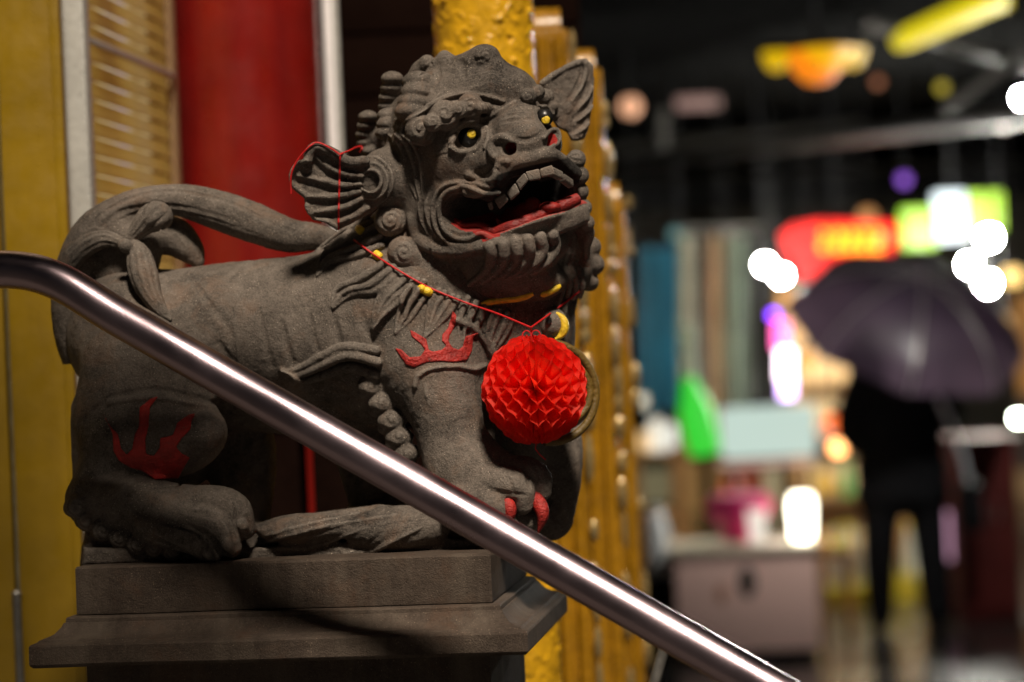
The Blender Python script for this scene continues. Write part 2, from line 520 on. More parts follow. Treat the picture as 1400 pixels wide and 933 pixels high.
def stone(name, dark, light, fine=1.0, rust=True, streaks=False, wear=True):
    m, nt, b = material(name)
    tc = node(nt, 'ShaderNodeTexCoord')
    L = nt.links.new
    big = node(nt, 'ShaderNodeTexNoise', ins={'Scale': 9.0, 'Detail': 5.0, 'Roughness': 0.6})
    mid = node(nt, 'ShaderNodeTexNoise', ins={'Scale': 60.0, 'Detail': 6.0, 'Roughness': 0.7})
    grain = node(nt, 'ShaderNodeTexNoise', ins={'Scale': 420.0, 'Detail': 3.0, 'Roughness': 0.8})
    spk = node(nt, 'ShaderNodeTexVoronoi', ins={'Scale': 230.0})
    for n in (big, mid, grain, spk): L(tc.outputs['Object'], n.inputs['Vector'])
    mix1 = node(nt, 'ShaderNodeMath', operation='ADD')
    sc1 = node(nt, 'ShaderNodeMath', operation='MULTIPLY', ins={1: 0.40}); L(big.outputs['Fac'], sc1.inputs[0])
    sc2 = node(nt, 'ShaderNodeMath', operation='MULTIPLY', ins={1: 0.25}); L(mid.outputs['Fac'], sc2.inputs[0])
    sc3 = node(nt, 'ShaderNodeMath', operation='MULTIPLY_ADD', ins={1: 0.36}); L(grain.outputs['Fac'], sc3.inputs[0])
    L(sc1.outputs[0], mix1.inputs[0]); L(sc2.outputs[0], mix1.inputs[1]); L(mix1.outputs[0], sc3.inputs[2])
    cr = ramp(nt, sc3.outputs[0], [(0.38, dark), (0.5, tuple((a + d) / 2 for a, d in zip(dark, light))), (0.62, light)])
    # mineral specks
    sp = ramp(nt, spk.outputs['Distance'], [(0.10, (1, 1, 1)), (0.2, (0, 0, 0))])
    spm = node(nt, 'ShaderNodeTexNoise', ins={'Scale': 35.0, 'Detail': 2.0}); L(tc.outputs['Object'], spm.inputs['Vector'])
    spr = ramp(nt, spm.outputs['Fac'], [(0.40, (0, 0, 0)), (0.66, (1, 1, 1))])
    mm = node(nt, 'ShaderNodeMath', operation='MULTIPLY'); L(sp.outputs[0], mm.inputs[0]); L(spr.outputs[0], mm.inputs[1])
    mx = node(nt, 'ShaderNodeMix', data_type='RGBA'); L(mm.outputs[0], mx.inputs['Factor']); L(cr.outputs[0], mx.inputs['A'])
    mx.inputs['B'].default_value = (light[0] * 2.3, light[1] * 2.3, light[2] * 2.2, 1)
    out = mx.outputs['Result']
    if rust:
        rn = node(nt, 'ShaderNodeTexNoise', ins={'Scale': 14.0, 'Detail': 7.0, 'Roughness': 0.7, 'Distortion': 0.6}); L(tc.outputs['Object'], rn.inputs['Vector'])
        rr = ramp(nt, rn.outputs['Fac'], [(0.52, (0, 0, 0)), (0.72, (0.6, 0.6, 0.6))])
        m2 = node(nt, 'ShaderNodeMix', data_type='RGBA'); L(rr.outputs[0], m2.inputs['Factor']); L(out, m2.inputs['A'])
        m2.inputs['B'].default_value = (light[0] * 0.95, light[1] * 0.68, light[2] * 0.52, 1)
        out = m2.outputs['Result']
    if streaks:                                   # rain stains running down the faces
        mpn = node(nt, 'ShaderNodeMapping'); mpn.inputs['Scale'].default_value = (16, 16, 1.2); L(tc.outputs['Object'], mpn.inputs['Vector'])
        sn = node(nt, 'ShaderNodeTexNoise', ins={'Scale': 1.0, 'Detail': 5.0, 'Roughness': 0.6}); L(mpn.outputs[0], sn.inputs['Vector'])
        sr = ramp(nt, sn.outputs['Fac'], [(0.5, (0, 0, 0)), (0.75, (0.7, 0.7, 0.7))])
        m6 = node(nt, 'ShaderNodeMix', data_type='RGBA'); L(sr.outputs[0], m6.inputs['Factor']); L(out, m6.inputs['A'])
        m6.inputs['B'].default_value = (light[0] * 1.5, light[1] * 1.6, light[2] * 1.6, 1)
        out = m6.outputs['Result']
    # painted areas
    at = node(nt, 'ShaderNodeAttribute', attribute_name='paint')
    pn = node(nt, 'ShaderNodeMath', operation='MULTIPLY_ADD', ins={1: 0.7, 2: -0.35}); L(mid.outputs['Fac'], pn.inputs[0])
    pa = node(nt, 'ShaderNodeMath', operation='ADD'); L(at.outputs['Fac'], pa.inputs[0]); L(pn.outputs[0], pa.inputs[1])
    ps = ramp(nt, pa.outputs[0], [(0.42, (0, 0, 0)), (0.58, (1, 1, 1))])
    m3 = node(nt, 'ShaderNodeMix', data_type='RGBA'); L(ps.outputs[0], m3.inputs['Factor']); L(out, m3.inputs['A'])
    m3.inputs['B'].default_value = (0.34, 0.018, 0.014, 1)
    st = node(nt, 'ShaderNodeAttribute', attribute_name='mouth_shade')  # dark colour standing in for shade inside the mouth
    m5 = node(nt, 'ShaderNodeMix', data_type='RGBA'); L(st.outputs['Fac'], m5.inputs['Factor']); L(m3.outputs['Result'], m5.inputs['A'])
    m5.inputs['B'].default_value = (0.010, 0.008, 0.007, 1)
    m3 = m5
    # worn edges a little paler
    geo = node(nt, 'ShaderNodeNewGeometry')
    pr = ramp(nt, geo.outputs['Pointiness'], [(0.505, (0, 0, 0)), (0.56, (0.6, 0.6, 0.6) if wear else (0, 0, 0))])
    m4 = node(nt, 'ShaderNodeMix', data_type='RGBA', blend_type='SCREEN'); L(pr.outputs[0], m4.inputs['Factor']); L(m3.outputs['Result'], m4.inputs['A'])
    m4.inputs['B'].default_value = (0.2, 0.18, 0.155, 1)
    L(m4.outputs['Result'], b.inputs['Base Color'])
    rg = node(nt, 'ShaderNodeMapRange', ins={'To Min': 0.62, 'To Max': 0.9}); L(mid.outputs['Fac'], rg.inputs[0]); L(rg.outputs[0], b.inputs['Roughness'])
    b.inputs['Specular IOR Level'].default_value = 0.35
    b1 = node(nt, 'ShaderNodeBump', ins={'Strength': 1.0 * fine, 'Distance': 0.0026}); L(grain.outputs['Fac'], b1.inputs['Height'])
    b2 = node(nt, 'ShaderNodeBump', ins={'Strength': 0.7 * fine, 'Distance': 0.005}); L(mid.outputs['Fac'], b2.inputs['Height'])
    L(b1.outputs[0], b2.inputs['Normal']); L(b2.outputs[0], b.inputs['Normal'])
    return m

# ------------------------------------------------------------------ ground, temple floor and walls
def wet(name, dark, light, scale):
    m, nt, b = material(name)
    L = nt.links.new
    tc = node(nt, 'ShaderNodeTexCoord')
    n1 = node(nt, 'ShaderNodeTexNoise', ins={'Scale': scale, 'Detail': 8.0, 'Roughness': 0.65}); L(tc.outputs['Object'], n1.inputs['Vector'])
    n2 = node(nt, 'ShaderNodeTexNoise', ins={'Scale': scale * 30, 'Detail': 4.0}); L(tc.outputs['Object'], n2.inputs['Vector'])
    r = ramp(nt, n1.outputs['Fac'], [(0.35, dark), (0.65, light)]); L(r.outputs[0], b.inputs['Base Color'])
    rr = node(nt, 'ShaderNodeMapRange', ins={'From Min': 0.4, 'From Max': 0.6, 'To Min': 0.08, 'To Max': 0.24}); L(n1.outputs['Fac'], rr.inputs[0]); L(rr.outputs[0], b.inputs['Roughness'])
    bp = node(nt, 'ShaderNodeBump', ins={'Strength': 0.25, 'Distance': 0.006}); L(n2.outputs['Fac'], bp.inputs['Height']); L(bp.outputs[0], b.inputs['Normal'])
    return m
STREET = wet('wet_street', (0.012, 0.011, 0.011), (0.026, 0.023, 0.021), 1.3)
FLOORM = stone('floor_stone', (0.05, 0.045, 0.04), (0.11, 0.10, 0.09), 0.7, True, False, False)
m = MB(); m.quad((-60, -40, 0), (60, -40, 0), (60, 90, 0), (-60, 90, 0))
struct(m.build('street', STREET))
m = MB(); m.box((-4.0, 2.2, 0.004), (0.42, 7.0, 0.45), 0.01)
struct(m.build('temple_floor', FLOORM))
for i in range(2):
    m = MB(); m.box((0.425 + i * 0.27, 2.2, 0.004), (0.69 + i * 0.27, 3.7, 0.30 - i * 0.15), 0.008)
    struct(m.build('step', FLOORM))

YELLOW = paint('yellow_door_paint', (0.27, 0.165, 0.005), 0.42, 0.22, 3.0, 0.03, 30, coat=0.1, streak=0.3)
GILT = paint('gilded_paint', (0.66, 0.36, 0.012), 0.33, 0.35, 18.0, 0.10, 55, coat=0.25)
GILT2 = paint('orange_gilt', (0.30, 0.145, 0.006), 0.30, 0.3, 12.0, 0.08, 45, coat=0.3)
BEADM = paint('pale_gold_bead', (0.46, 0.34, 0.15), 0.32, 0.3, 60.0, 0.03, 90, metal=0.6, coat=0.5)
REDCOL = paint('red_lacquer', (0.20, 0.008, 0.005), 0.32, 0.4, 2.2, 0.02, 14, coat=0.3, streak=0.5)
DARKWOOD = paint('dark_wood', (0.008, 0.004, 0.003), 0.85, 0.4, 4.0, 0.05, 30, spec=0.0)
STEEL_FRAME = paint('brushed_frame', (0.62, 0.62, 0.58), 0.35, 0.12, 8.0, 0.02, 90, metal=0.35)
IRON = paint('hinge_iron', (0.25, 0.24, 0.22), 0.4, 0.2, 20, 0.03, 80, metal=0.7)

def X(px, py, y): return float(P(px, py, y)[0])
def Zp(px, py, y): return float(P(px, py, y)[2])

# yellow door leaves at far left with their hinge
yd = 3.80
xr = X(77, 0, yd) ; xs = X(13, 560, yd)
door = thing('yellow_door', (xs, yd, 0.45), 'tall yellow painted door leaf with a steel hinge beside the stone pedestal', 'door')
m = MB(); m.box((xs + 0.004, yd, 0.455), (xr, yd + 0.05, 3.0), 0.004); m.build('door_panel', YELLOW, door)
m = MB(); m.box((xr - 0.012, yd - 0.008, 0.456), (xr + 0.004, yd + 0.02, 3.0), 0.003); m.build('edge_strip', YELLOW, door)
hz = Zp(22, 812, yd)
m = MB(); m.tube([(xs, yd - 0.006, hz), (xs, yd - 0.006, hz - 0.22)], 0.007, 12); m.tube([(xs, yd - 0.006, hz + 0.006), (xs, yd - 0.006, hz)], [0.004, 0.0085], 12); m.build('hinge', IRON, door)
wl = thing('yellow_wall', (-2.0, yd, 0.45), 'plain yellow wall panel on the hinge side of the yellow door', 'wall')
m = MB(); m.box((-3.6, yd + 0.002, 0.452), (xs - 0.004, yd + 0.06, 3.0), 0.004); m.build('panel', YELLOW, wl)

# slatted window beyond the door, running away to the right
A0 = P(100, 250, 3.92); A1 = P(247, 250, 4.62)
ax0 = Vector((A0[0], A0[1], 0)); ax1 = Vector((A1[0], A1[1], 0))
wd = (ax1 - ax0); wlen = wd.length; wd.normalize(); wnrm = Vector((wd.y, -wd.x, 0))
WM = Matrix(((wd.x, -wnrm.x, 0, ax0.x), (wd.y, -wnrm.y, 0, ax0.y), (0, 0, 1, 0), (0, 0, 0, 1)))
win = thing('blind_window', (ax0.x, ax0.y, 0.45), 'glazed window with golden horizontal slats between the yellow door and red column', 'window')
def wbox(m, x0, x1, y0, y1, z0, z1, bev=0.0): m.box((x0, y0, z0), (x1, y1, z1), bev, WM)
SLAT = paint('golden_slat', (0.50, 0.43, 0.24), 0.4, 0.25, 5.0, 0.02, 40)
_nt = SLAT.node_tree; _tr = node(_nt, 'ShaderNodeBsdfTranslucent'); _tr.inputs[0].default_value = (0.80, 0.70, 0.44, 1)
_mx = node(_nt, 'ShaderNodeMixShader', ins={0: 0.85}); _nt.links.new(_nt.nodes['Principled BSDF'].outputs[0], _mx.inputs[1]); _nt.links.new(_tr.outputs[0], _mx.inputs[2]); _nt.links.new(_mx.outputs[0], _nt.nodes['Material Output'].inputs[0])
ROOM, _nt, _b = material('lit_room')
_tc = node(_nt, 'ShaderNodeTexCoord'); _mp = node(_nt, 'ShaderNodeMapping'); _mp.inputs['Scale'].default_value = (7, 7, 0.8); _nt.links.new(_tc.outputs['Object'], _mp.inputs['Vector'])
_n = node(_nt, 'ShaderNodeTexNoise', ins={'Scale': 1.0, 'Detail': 3.0}); _nt.links.new(_mp.outputs[0], _n.inputs['Vector'])
_r = ramp(_nt, _n.outputs['Fac'], [(0.34, (0.16, 0.10, 0.05)), (0.46, (0.44, 0.33, 0.13)), (0.56, (0.52, 0.44, 0.26)), (0.68, (0.44, 0.40, 0.42))])
_nt.links.new(_r.outputs[0], _b.inputs['Emission Color']); _b.inputs['Emission Strength'].default_value = 1.1; _b.inputs['Base Color'].default_value = (0.2, 0.15, 0.1, 1)
m = MB(); wbox(m, -0.005, 0.030, -0.03, 0.03, 0.456, 3.0, 0.004); m.build('jamb', STEEL_FRAME, win)
m = MB(); wbox(m, wlen - 0.02, wlen + 0.01, 0.0, 0.03, 0.456, 3.0, 0.004); m.build('jamb', paint('tan_frame', (0.30, 0.20, 0.10), 0.5), win)
zb = Zp(97, 42, 3.92)
for z in (zb, zb - 1.2):
    m = MB(); wbox(m, 0.032, wlen - 0.022, -0.004, 0.004, z - 0.006, z + 0.006, 0.002); m.build('crossbar', STEEL_FRAME, win)
sm = MB(); sm.box((0.032, 0.012, -0.0154), (wlen - 0.022, 0.015, 0.0154), 0.002); sme = sm.mesh('slat'); sme.materials.append(SLAT)
k = 0
for z in np.arange(2.9, 0.50, -0.032):
    o = bpy.data.objects.new('slat', sme); COL.objects.link(o); o.parent = win
    o.matrix_parent_inverse = Matrix.Translation(win.location).inverted()
    o.matrix_basis = WM @ Matrix.Translation((0, 0, z)) @ Matrix.Rotation(math.radians(-12), 4, 'X')
m = MB(); wbox(m, 0.032, wlen - 0.022, 0.05, 0.06, zb + 0.02, 3.0); wbox(m, 0.032, wlen - 0.022, 0.05, 0.06, 0.46, zb + 0.01)
m.build('lit_interior', ROOM, win)
gm, nt, b = material('window_glass')
tp = node(nt, 'ShaderNodeBsdfTransparent'); gl = node(nt, 'ShaderNodeBsdfGlossy', ins={'Roughness': 0.2})
mxg = node(nt, 'ShaderNodeMixShader', ins={0: 0.10}); nt.links.new(tp.outputs[0], mxg.inputs[1]); nt.links.new(gl.outputs[0], mxg.inputs[2])
nt.links.new(mxg.outputs[0], nt.nodes['Material Output'].inputs[0])
m = MB(); wbox(m, 0.031, wlen - 0.021, -0.006, -0.002, 0.46, 3.0); m.build('pane', gm, win)
# red lacquered column
yr = 4.75
rc = P(344, 250, yr); rr_ = 101 * yr / FPX
colm = thing('red_column', (rc[0], yr, 0.45), 'thick round red lacquered column rising behind the lion\'s back', 'column')
m = MB(); m.lathe([(rr_, 0.57), (rr_, 1.3), (rr_ * 0.995, 2.2), (rr_ * 0.99, 3.2)], (rc[0], yr, 0), 64); m.build('shaft', REDCOL, colm)
m = MB(); m.lathe([(rr_ * 1.35, 0.452), (rr_ * 1.4, 0.48), (rr_ * 1.35, 0.53), (rr_ * 1.05, 0.568)], (rc[0], yr, 0), 48); m.build('base', FLOORM, colm)
# pale metal upright beside the column
yp = 4.80
jb = thing('steel_upright', (X(452, 100, yp), yp, 0.45), 'narrow pale steel upright against the edge of the red column', 'post')
x0 = X(441, 0, yp); x1 = X(455, 0, yp)
m = MB(); m.box((x0, yp - 0.02, 0.453), (x1, yp + 0.04, 3.2), 0.005); m.build('face', paint('pale_steel', (0.85, 0.83, 0.84), 0.25, 0.08, 6, 0.02, 40), jb)
m = MB(); m.box((x1 + 0.001, yp - 0.005, 0.454), (x1 + 0.008, yp + 0.035, 3.2), 0.002); m.build('edge_strip', STEEL_FRAME, jb)

# dark timber wall behind
yw = 5.6
wt = thing('timber_wall', (X(500, 100, yw), yw, 0.45), 'very dark brown plank wall behind the lion\'s head', 'wall')
x0 = X(250, 200, yw); x1 = X(800, 200, yw); hgt = 0.145
m = MB(); m.box((x0, yw + 0.02, 0.455), (x1, yw + 0.06, 3.3)); m.build('backing', DARKWOOD, wt)
pm = MB(); pm.box((x0, yw, 0), (x1, yw + 0.019, hgt - 0.008), 0.004); pme = pm.mesh('plank'); pme.materials.append(DARKWOOD)
for i in range(19):
    o = bpy.data.objects.new('plank', pme); COL.objects.link(o); o.parent = wt; o.matrix_parent_inverse = Matrix.Translation(wt.location).inverted()
    o.location = (0, random.Random(i).uniform(-0.004, 0.004), 0.46 + i * hgt)

# row of gilded posts with beaded edges, receding along the temple front
rng = random.Random(4)
def relief(v, x0, x1, y, z0, z1, seed):
    """cloud scrolls, bosses and wave lines carved on a post's face"""
    r = random.Random(seed)
    z = z0
    while z < z1:
        cx = (x0 + x1) / 2 + r.uniform(-0.2, 0.2) * (x1 - x0)
        R = r.uniform(0.018, 0.028)
        v.ell((cx, y, z), (R, 0.010, R), None, 0.003)
        a = np.linspace(0, 2 * math.pi, 20)
        v.tube(np.stack([cx + R * 1.35 * np.cos(a), np.full(20, y - 0.002), z + R * 1.35 * np.sin(a)], 1), 0.0035, 0.002)
        for side in (-1, 1):
            px_ = cx + side * R * 2.2
            t = np.linspace(0, 2 * math.pi * 1.3, 18)
            q = 0.003 + 0.013 * t / t[-1]
            v.tube(np.stack([px_ + side * q * np.cos(t), np.full(18, y - 0.001), z + r.uniform(-.01, .01) + q * np.sin(t)], 1), 0.0034, 0.002)
        for j in range(3):
            zz = z + 0.042 + j * 0.013
            t = np.linspace(0, 1, 26); ph = r.uniform(0, 6)
            v.tube(np.stack([x0 + 0.012 + (x1 - x0 - 0.024) * t, np.full(26, y - 0.001), zz + 0.006 * np.sin(t * 13 + ph) + 0.004 * np.sin(t * 31 + ph)], 1), 0.0036, 0.002)
        z += 0.096
def post(px0, px1, y, pytop, face_mat, label, seed, flat_top=True, carved=True, z0=0.453):
    pym = max(pytop, 0)
    x0, x1 = X(px0, pym, y), X(px1, pym, y); w = x1 - x0
    zt = Zp(px1, pytop, y)
    t = thing('gilded_post', ((x0 + x1) / 2, y, 0.45), label, 'post', 'carved gilded posts along the temple front')
    m = MB(); m.box((x0 + 0.003, y + 0.012, z0), (x1 - 0.003, y + 0.16, zt - 0.012), 0.006); m.build('core', face_mat, t)
    zl = max(z0, 0.95)
    if carved:
        v = Vol((x0 - 0.004, y - 0.016, zl), (x1 + 0.004, y + 0.03, min(zt + 0.01, 2.35)), 0.0028)
        s = v.box((x0 - 1, y - 1, 0), (x1 + 1, y + 1, 9)); GX, GY, GZ = v.grid(s)
        d = np.maximum(np.maximum(np.abs(GX - (x0 + x1) / 2) - w / 2 + 0.004, np.abs(GY - y - 0.012) - 0.010), np.abs(GZ - (zl + min(zt, 2.34)) / 2) - (min(zt, 2.34) - zl) / 2 + 0.004)
        v.apply(s, d.astype(np.float32) + 0 * GZ, 'add', 0.002)
        relief(v, x0 + 0.012, x1 - 0.012, y + 0.002, zl + 0.03, min(zt, 2.33) - 0.03, seed)
        obj('carved_face', v.mesh('carved_face')[0], face_mat, t)
    else:
        for xx in (x0 + w * 0.2, x0 + w * 0.5, x0 + w * 0.8):
            m = MB(); m.tube([(xx, y + 0.008, z0), (xx, y + 0.008, zt - 0.03)], 0.012, 10); m.build('fillet', face_mat, t)
    # beaded moulding down the right-hand arris
    bm_ = MB()
    r = random.Random(seed)
    z = max(z0, 0.9)
    while z < zt - 0.01:
        rad = r.uniform(0.006, 0.0125); h = r.uniform(0.010, 0.045)
        if r.random() < 0.35: z += h * 1.85; continue
        bm_.lathe([(0.001, -h), (rad * 0.75, -h * 0.7), (rad, 0), (rad * 0.75, h * 0.7), (0.001, h)], (x1 + 0.002 + r.uniform(-.002, .002), y + 0.004, z), 8)
        z += h * 1.85
    o = bm_.build('beaded_edge', BEADM, t); o['kind'] = 'stuff'
    m = MB(); m.tube([((x0 + x1) / 2 - w * 0.35, y + 0.085, zt - 0.014), ((x0 + x1) / 2 + w * 0.35, y + 0.085, zt - 0.014)], 0.05 if not flat_top else 0.01, 16); m.build('cap', face_mat, t)
    return t
yg = 3.98
gxc = (X(588, 0, yg) + X(731, 0, yg)) / 2; gR = (X(731, 0, yg) - X(588, 0, yg)) / 2
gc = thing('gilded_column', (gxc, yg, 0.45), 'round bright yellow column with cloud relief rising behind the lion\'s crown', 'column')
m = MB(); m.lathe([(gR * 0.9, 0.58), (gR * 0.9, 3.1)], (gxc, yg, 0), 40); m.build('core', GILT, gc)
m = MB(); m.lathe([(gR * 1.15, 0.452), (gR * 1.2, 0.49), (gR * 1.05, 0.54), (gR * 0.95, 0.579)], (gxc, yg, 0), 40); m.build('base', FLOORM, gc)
for zl, zh in ((0.90, 2.32),):
    v = Vol((gxc - gR - 0.012, yg - gR - 0.014, zl), (gxc + gR + 0.012, yg + 0.02, zh), 0.0026)
    s_ = v.box((-9, -9, -9), (9, 9, 9)); GX, GY, GZ = v.grid(s_)
    v.apply(s_, (np.sqrt((GX - gxc) ** 2 + (GY - yg) ** 2) - gR * 0.955 + 0 * GZ).astype(np.float32), 'add', 0.001)
    r_ = random.Random(11 + int(zl * 10))
    def cyl(ang, z, out=0.0): return np.stack([gxc + (gR * 0.96 + out) * np.sin(ang), yg - (gR * 0.96 + out) * np.cos(ang), z], 1)
    for k_ in range(int((zh - zl) * 260)):
        a0 = r_.uniform(-1.5, 1.5); z0_ = r_.uniform(zl + 0.01, zh - 0.01); kind = r_.random()
        if kind < 0.45:
            t_ = np.linspace(0, 1, 16); wd_ = r_.uniform(0.25, 0.6)
            v.tube(cyl(a0 + (t_ - 0.5) * wd_, z0_ + 0.006 * np.sin(t_ * 9 + a0 * 7)), r_.uniform(0.0016, 0.0026), 0.0015)
        elif kind < 0.85:
            t_ = np.linspace(0, 2 * math.pi * 1.3, 16); q_ = 0.002 + r_.uniform(0.007, 0.013) * t_ / t_[-1]
            v.tube(cyl(a0 + q_ * np.cos(t_) / gR, z0_ + q_ * np.sin(t_)), 0.0020, 0.0015)
        else:
            p_ = cyl(np.array([a0]), np.array([z0_]))[0]; v.ell(p_, r_.uniform(0.004, 0.007), None, 0.003)
    for k_ in range(int((zh - zl) * 45)):
        p_ = cyl(np.array([r_.uniform(-1.5, 1.5)]), np.array([r_.uniform(zl, zh)]))[0]; v.ell(p_, r_.uniform(0.0025, 0.005), None, 0.002, 'sub')
    obj('carved_relief', v.mesh('carved_relief')[0], GILT, gc)
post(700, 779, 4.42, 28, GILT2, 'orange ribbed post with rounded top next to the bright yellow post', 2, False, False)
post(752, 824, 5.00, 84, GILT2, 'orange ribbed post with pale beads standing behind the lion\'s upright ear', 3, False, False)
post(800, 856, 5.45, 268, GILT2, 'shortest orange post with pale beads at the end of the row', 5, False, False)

# added eave above, out of view: slats that shade the lower lion and yellow wall
ev = thing('added_sunshade', (-0.7, 2.5, 2.7), 'added dark timber eave with a slatted valance over the lion', 'sunshade')
m = MB(); m.box((-2.4, 2.42, 2.54), (-0.20, 2.58, 2.62), 0.01); m.build('beam', DARKWOOD, ev)
m = MB(); m.box((-2.4, 2.47, 2.08), (-0.20, 2.53, 2.12), 0.01); m.build('lower_rail', DARKWOOD, ev)
svm = MB(); svm.box((0, 2.485, 2.122), (0.068, 2.515, 2.538), 0.004); svme = svm.mesh('shade_slat'); svme.materials.append(DARKWOOD)
for i in range(16):
    o = bpy.data.objects.new('shade_slat', svme); COL.objects.link(o); o.parent = ev; o.matrix_parent_inverse = Matrix.Translation(ev.location).inverted()
    o.location = (-2.35 + i * 0.14, 0, 0)
sfm = MB(); sfm.box((0, 2.485, 2.86), (0.085, 2.515, 3.43), 0.004); sfme = sfm.mesh('upper_shade_slat'); sfme.materials.append(DARKWOOD)
for i in range(14):
    o = bpy.data.objects.new('upper_shade_slat', sfme); COL.objects.link(o); o.parent = ev; o.matrix_parent_inverse = Matrix.Translation(ev.location).inverted()
    o.location = (-2.35 + i * 0.14, 0, 0)
for z in (2.82, 3.432):
    m = MB(); m.box((-2.4, 2.47, z), (-0.42, 2.53, z + 0.038), 0.006); m.build('upper_shade_rail', DARKWOOD, ev)
for x in (-2.36, -1.4, -0.46):
    m = MB(); m.box((x - 0.03, 2.475, 2.622), (x + 0.03, 2.525, 2.818), 0.004); m.build('strut', DARKWOOD, ev)
for x in (-2.30, -1.25):
    m = MB(); m.box((x - 0.05, 2.59, 2.55), (x + 0.05, 5.58, 2.61), 0.01); m.build('sunshade_arm', DARKWOOD, ev)

# added dark panels that black out the gap under the lion's belly
for px0, px1, lb in ((255, 408, 'low black stone wall section behind the lion\'s hind leg'), (426, 600, 'low black stone wall section behind the lion\'s foreleg')):
    yq = 4.15; zt = Zp(420, 548, yq)
    lw = thing('gap_fill', ((X(px0, 600, yq) + X(px1, 600, yq)) / 2, yq, 0.452), lb, 'wall')
    m = MB(); m.box((X(px0, 600, yq), yq, 0.453), (X(px1, 600, yq), yq + 0.15, zt - 0.04), 0.008); m.build('panel_body', DARKWOOD, lw)
    m = MB(); m.box((X(px0, 600, yq) - 0.008, yq - 0.015, zt - 0.039), (X(px1, 600, yq) + 0.008, yq + 0.165, zt), 0.008); m.build('panel_cap', DARKWOOD, lw)

# ------------------------------------------------------------------ stone lion
STONE = stone('lion_stone', (0.020, 0.0160, 0.0132), (0.232, 0.194, 0.161))
PED_STONE = stone('pedestal_stone', (0.030, 0.021, 0.016), (0.098, 0.074, 0.057), 0.7, True, True, False)
PED_STONE.node_tree.nodes['Principled BSDF'].inputs['Specular IOR Level'].default_value = 0.2
RED_PAINT = paint('red_paint', (0.25, 0.014, 0.011), 0.55, 0.5, 45, 0.08, 300)
OLD_RED = paint('worn_red_paint', (0.36, 0.018, 0.013), 0.6, 0.5, 45, 0.10, 300, flake=(0.10, 0.075, 0.062))
GOLD_PAINT = paint('gold_paint', (0.80, 0.54, 0.03), 0.42, 0.3, 90, 0.08, 260)
BLACK_PAINT = paint('black_paint', (0.012, 0.011, 0.011), 0.35, 0.2, 60, 0.02, 200)

def yc(px): return 3.36 - (px - 420) * 0.0001          # the statue's long axis, a few degrees off square
def B(px, py, dy): return P(px, py, yc(px) + dy * 0.001)
def chain(v, rows, k=0.02, n=24):
    r = np.asarray(rows, float)
    q = spline(r, n)
    v.tube(np.array([B(a[0], a[1], a[2]) for a in q]), q[:, 3] * 0.001, k)

lion = thing('stone_lion', B(400, 772, 0), 'dark carved stone guardian lion with open red mouth and yellow pupils on a pedestal', 'statue')

HV = 0.0020
body = Vol([P(75, 790, 3.5)[0] - 0.01, 3.105, P(400, 795, 3.3)[2]], [P(835, 60, 3.5)[0] + 0.02, 3.62, P(600, 250, 3.3)[2]], HV)
# big masses
chain(body, [(185, 465, 0, 88), (300, 457, 0, 98), (420, 455, 0, 108), (520, 445, -5, 115), (600, 430, -10, 105)], 0.03)
body.ell(B(180, 455, 5), (0.085, 0.11, 0.088), None, 0.03)
chain(body, [(540, 430, 0, 115), (585, 370, 0, 108), (625, 310, 0, 100)], 0.04)
body.ell(B(675, 430, 0), (0.112, 0.10, 0.125), None, 0.04)
body.ell(B(690, 500, 10), (0.09, 0.095, 0.10), None, 0.03)
body.ell(B(690, 600, 15), (0.055, 0.06, 0.075), None, 0.02)
# far side legs
chain(body, [(330, 520, 20, 70), (420, 525, 20, 72), (500, 520, 20, 72)], 0.03)
chain(body, [(300, 540, 85, 60), (330, 620, 95, 50), (330, 700, 100, 42)], 0.02)
chain(body, [(480, 520, 80, 60), (500, 620, 85, 44), (520, 700, 85, 40)], 0.02)
chain(body, [(230, 520, 90, 75), (240, 610, 95, 60), (200, 690, 105, 42), (290, 715, 115, 36)], 0.02)
chain(body, [(690, 520, 75, 62), (748, 590, 80, 46), (752, 650, 70, 44), (750, 705, 60, 36)], 0.02)
chain(body, [(772, 575, 60, 18), (779, 630, 50, 16), (776, 680, 45, 14), (760, 716, 40, 10)], 0.008)
# near hind leg
body.ell(B(203, 500, -88), (0.092, 0.062, 0.078), None, 0.022)
body.ell(B(212, 595, -98), (0.098, 0.062, 0.062), None, 0.022)
body.ell(B(150, 575, -72), (0.050, 0.050, 0.085), None, 0.02)
body.ell(B(205, 545, -92), (0.085, 0.055, 0.045), None, 0.02)
body.ell(B(278, 590, -128), (0.030, 0.030, 0.026), None, 0.012)
chain(body, [(120, 560, -60, 22), (122, 610, -70, 24), (125, 660, -80, 26)], 0.012)
chain(body, [(160, 625, -98, 42), (142, 655, -108, 38), (132, 684, -116, 36)], 0.016)
chain(body, [(128, 684, -118, 37), (180, 692, -140, 41), (235, 703, -152, 42), (275, 708, -155, 38)], 0.014)
chain(body, [(262, 690, -160, 25), (296, 688, -172, 23), (319, 697, -174, 23), (332, 722, -170, 17)], 0.006)
chain(body, [(240, 706, -172, 24), (278, 712, -188, 22), (301, 724, -190, 22), (315, 747, -184, 16)], 0.004)
chain(body, [(205, 718, -172, 25), (245, 730, -190, 22), (272, 740, -192, 21), (288, 759, -186, 15)], 0.004)
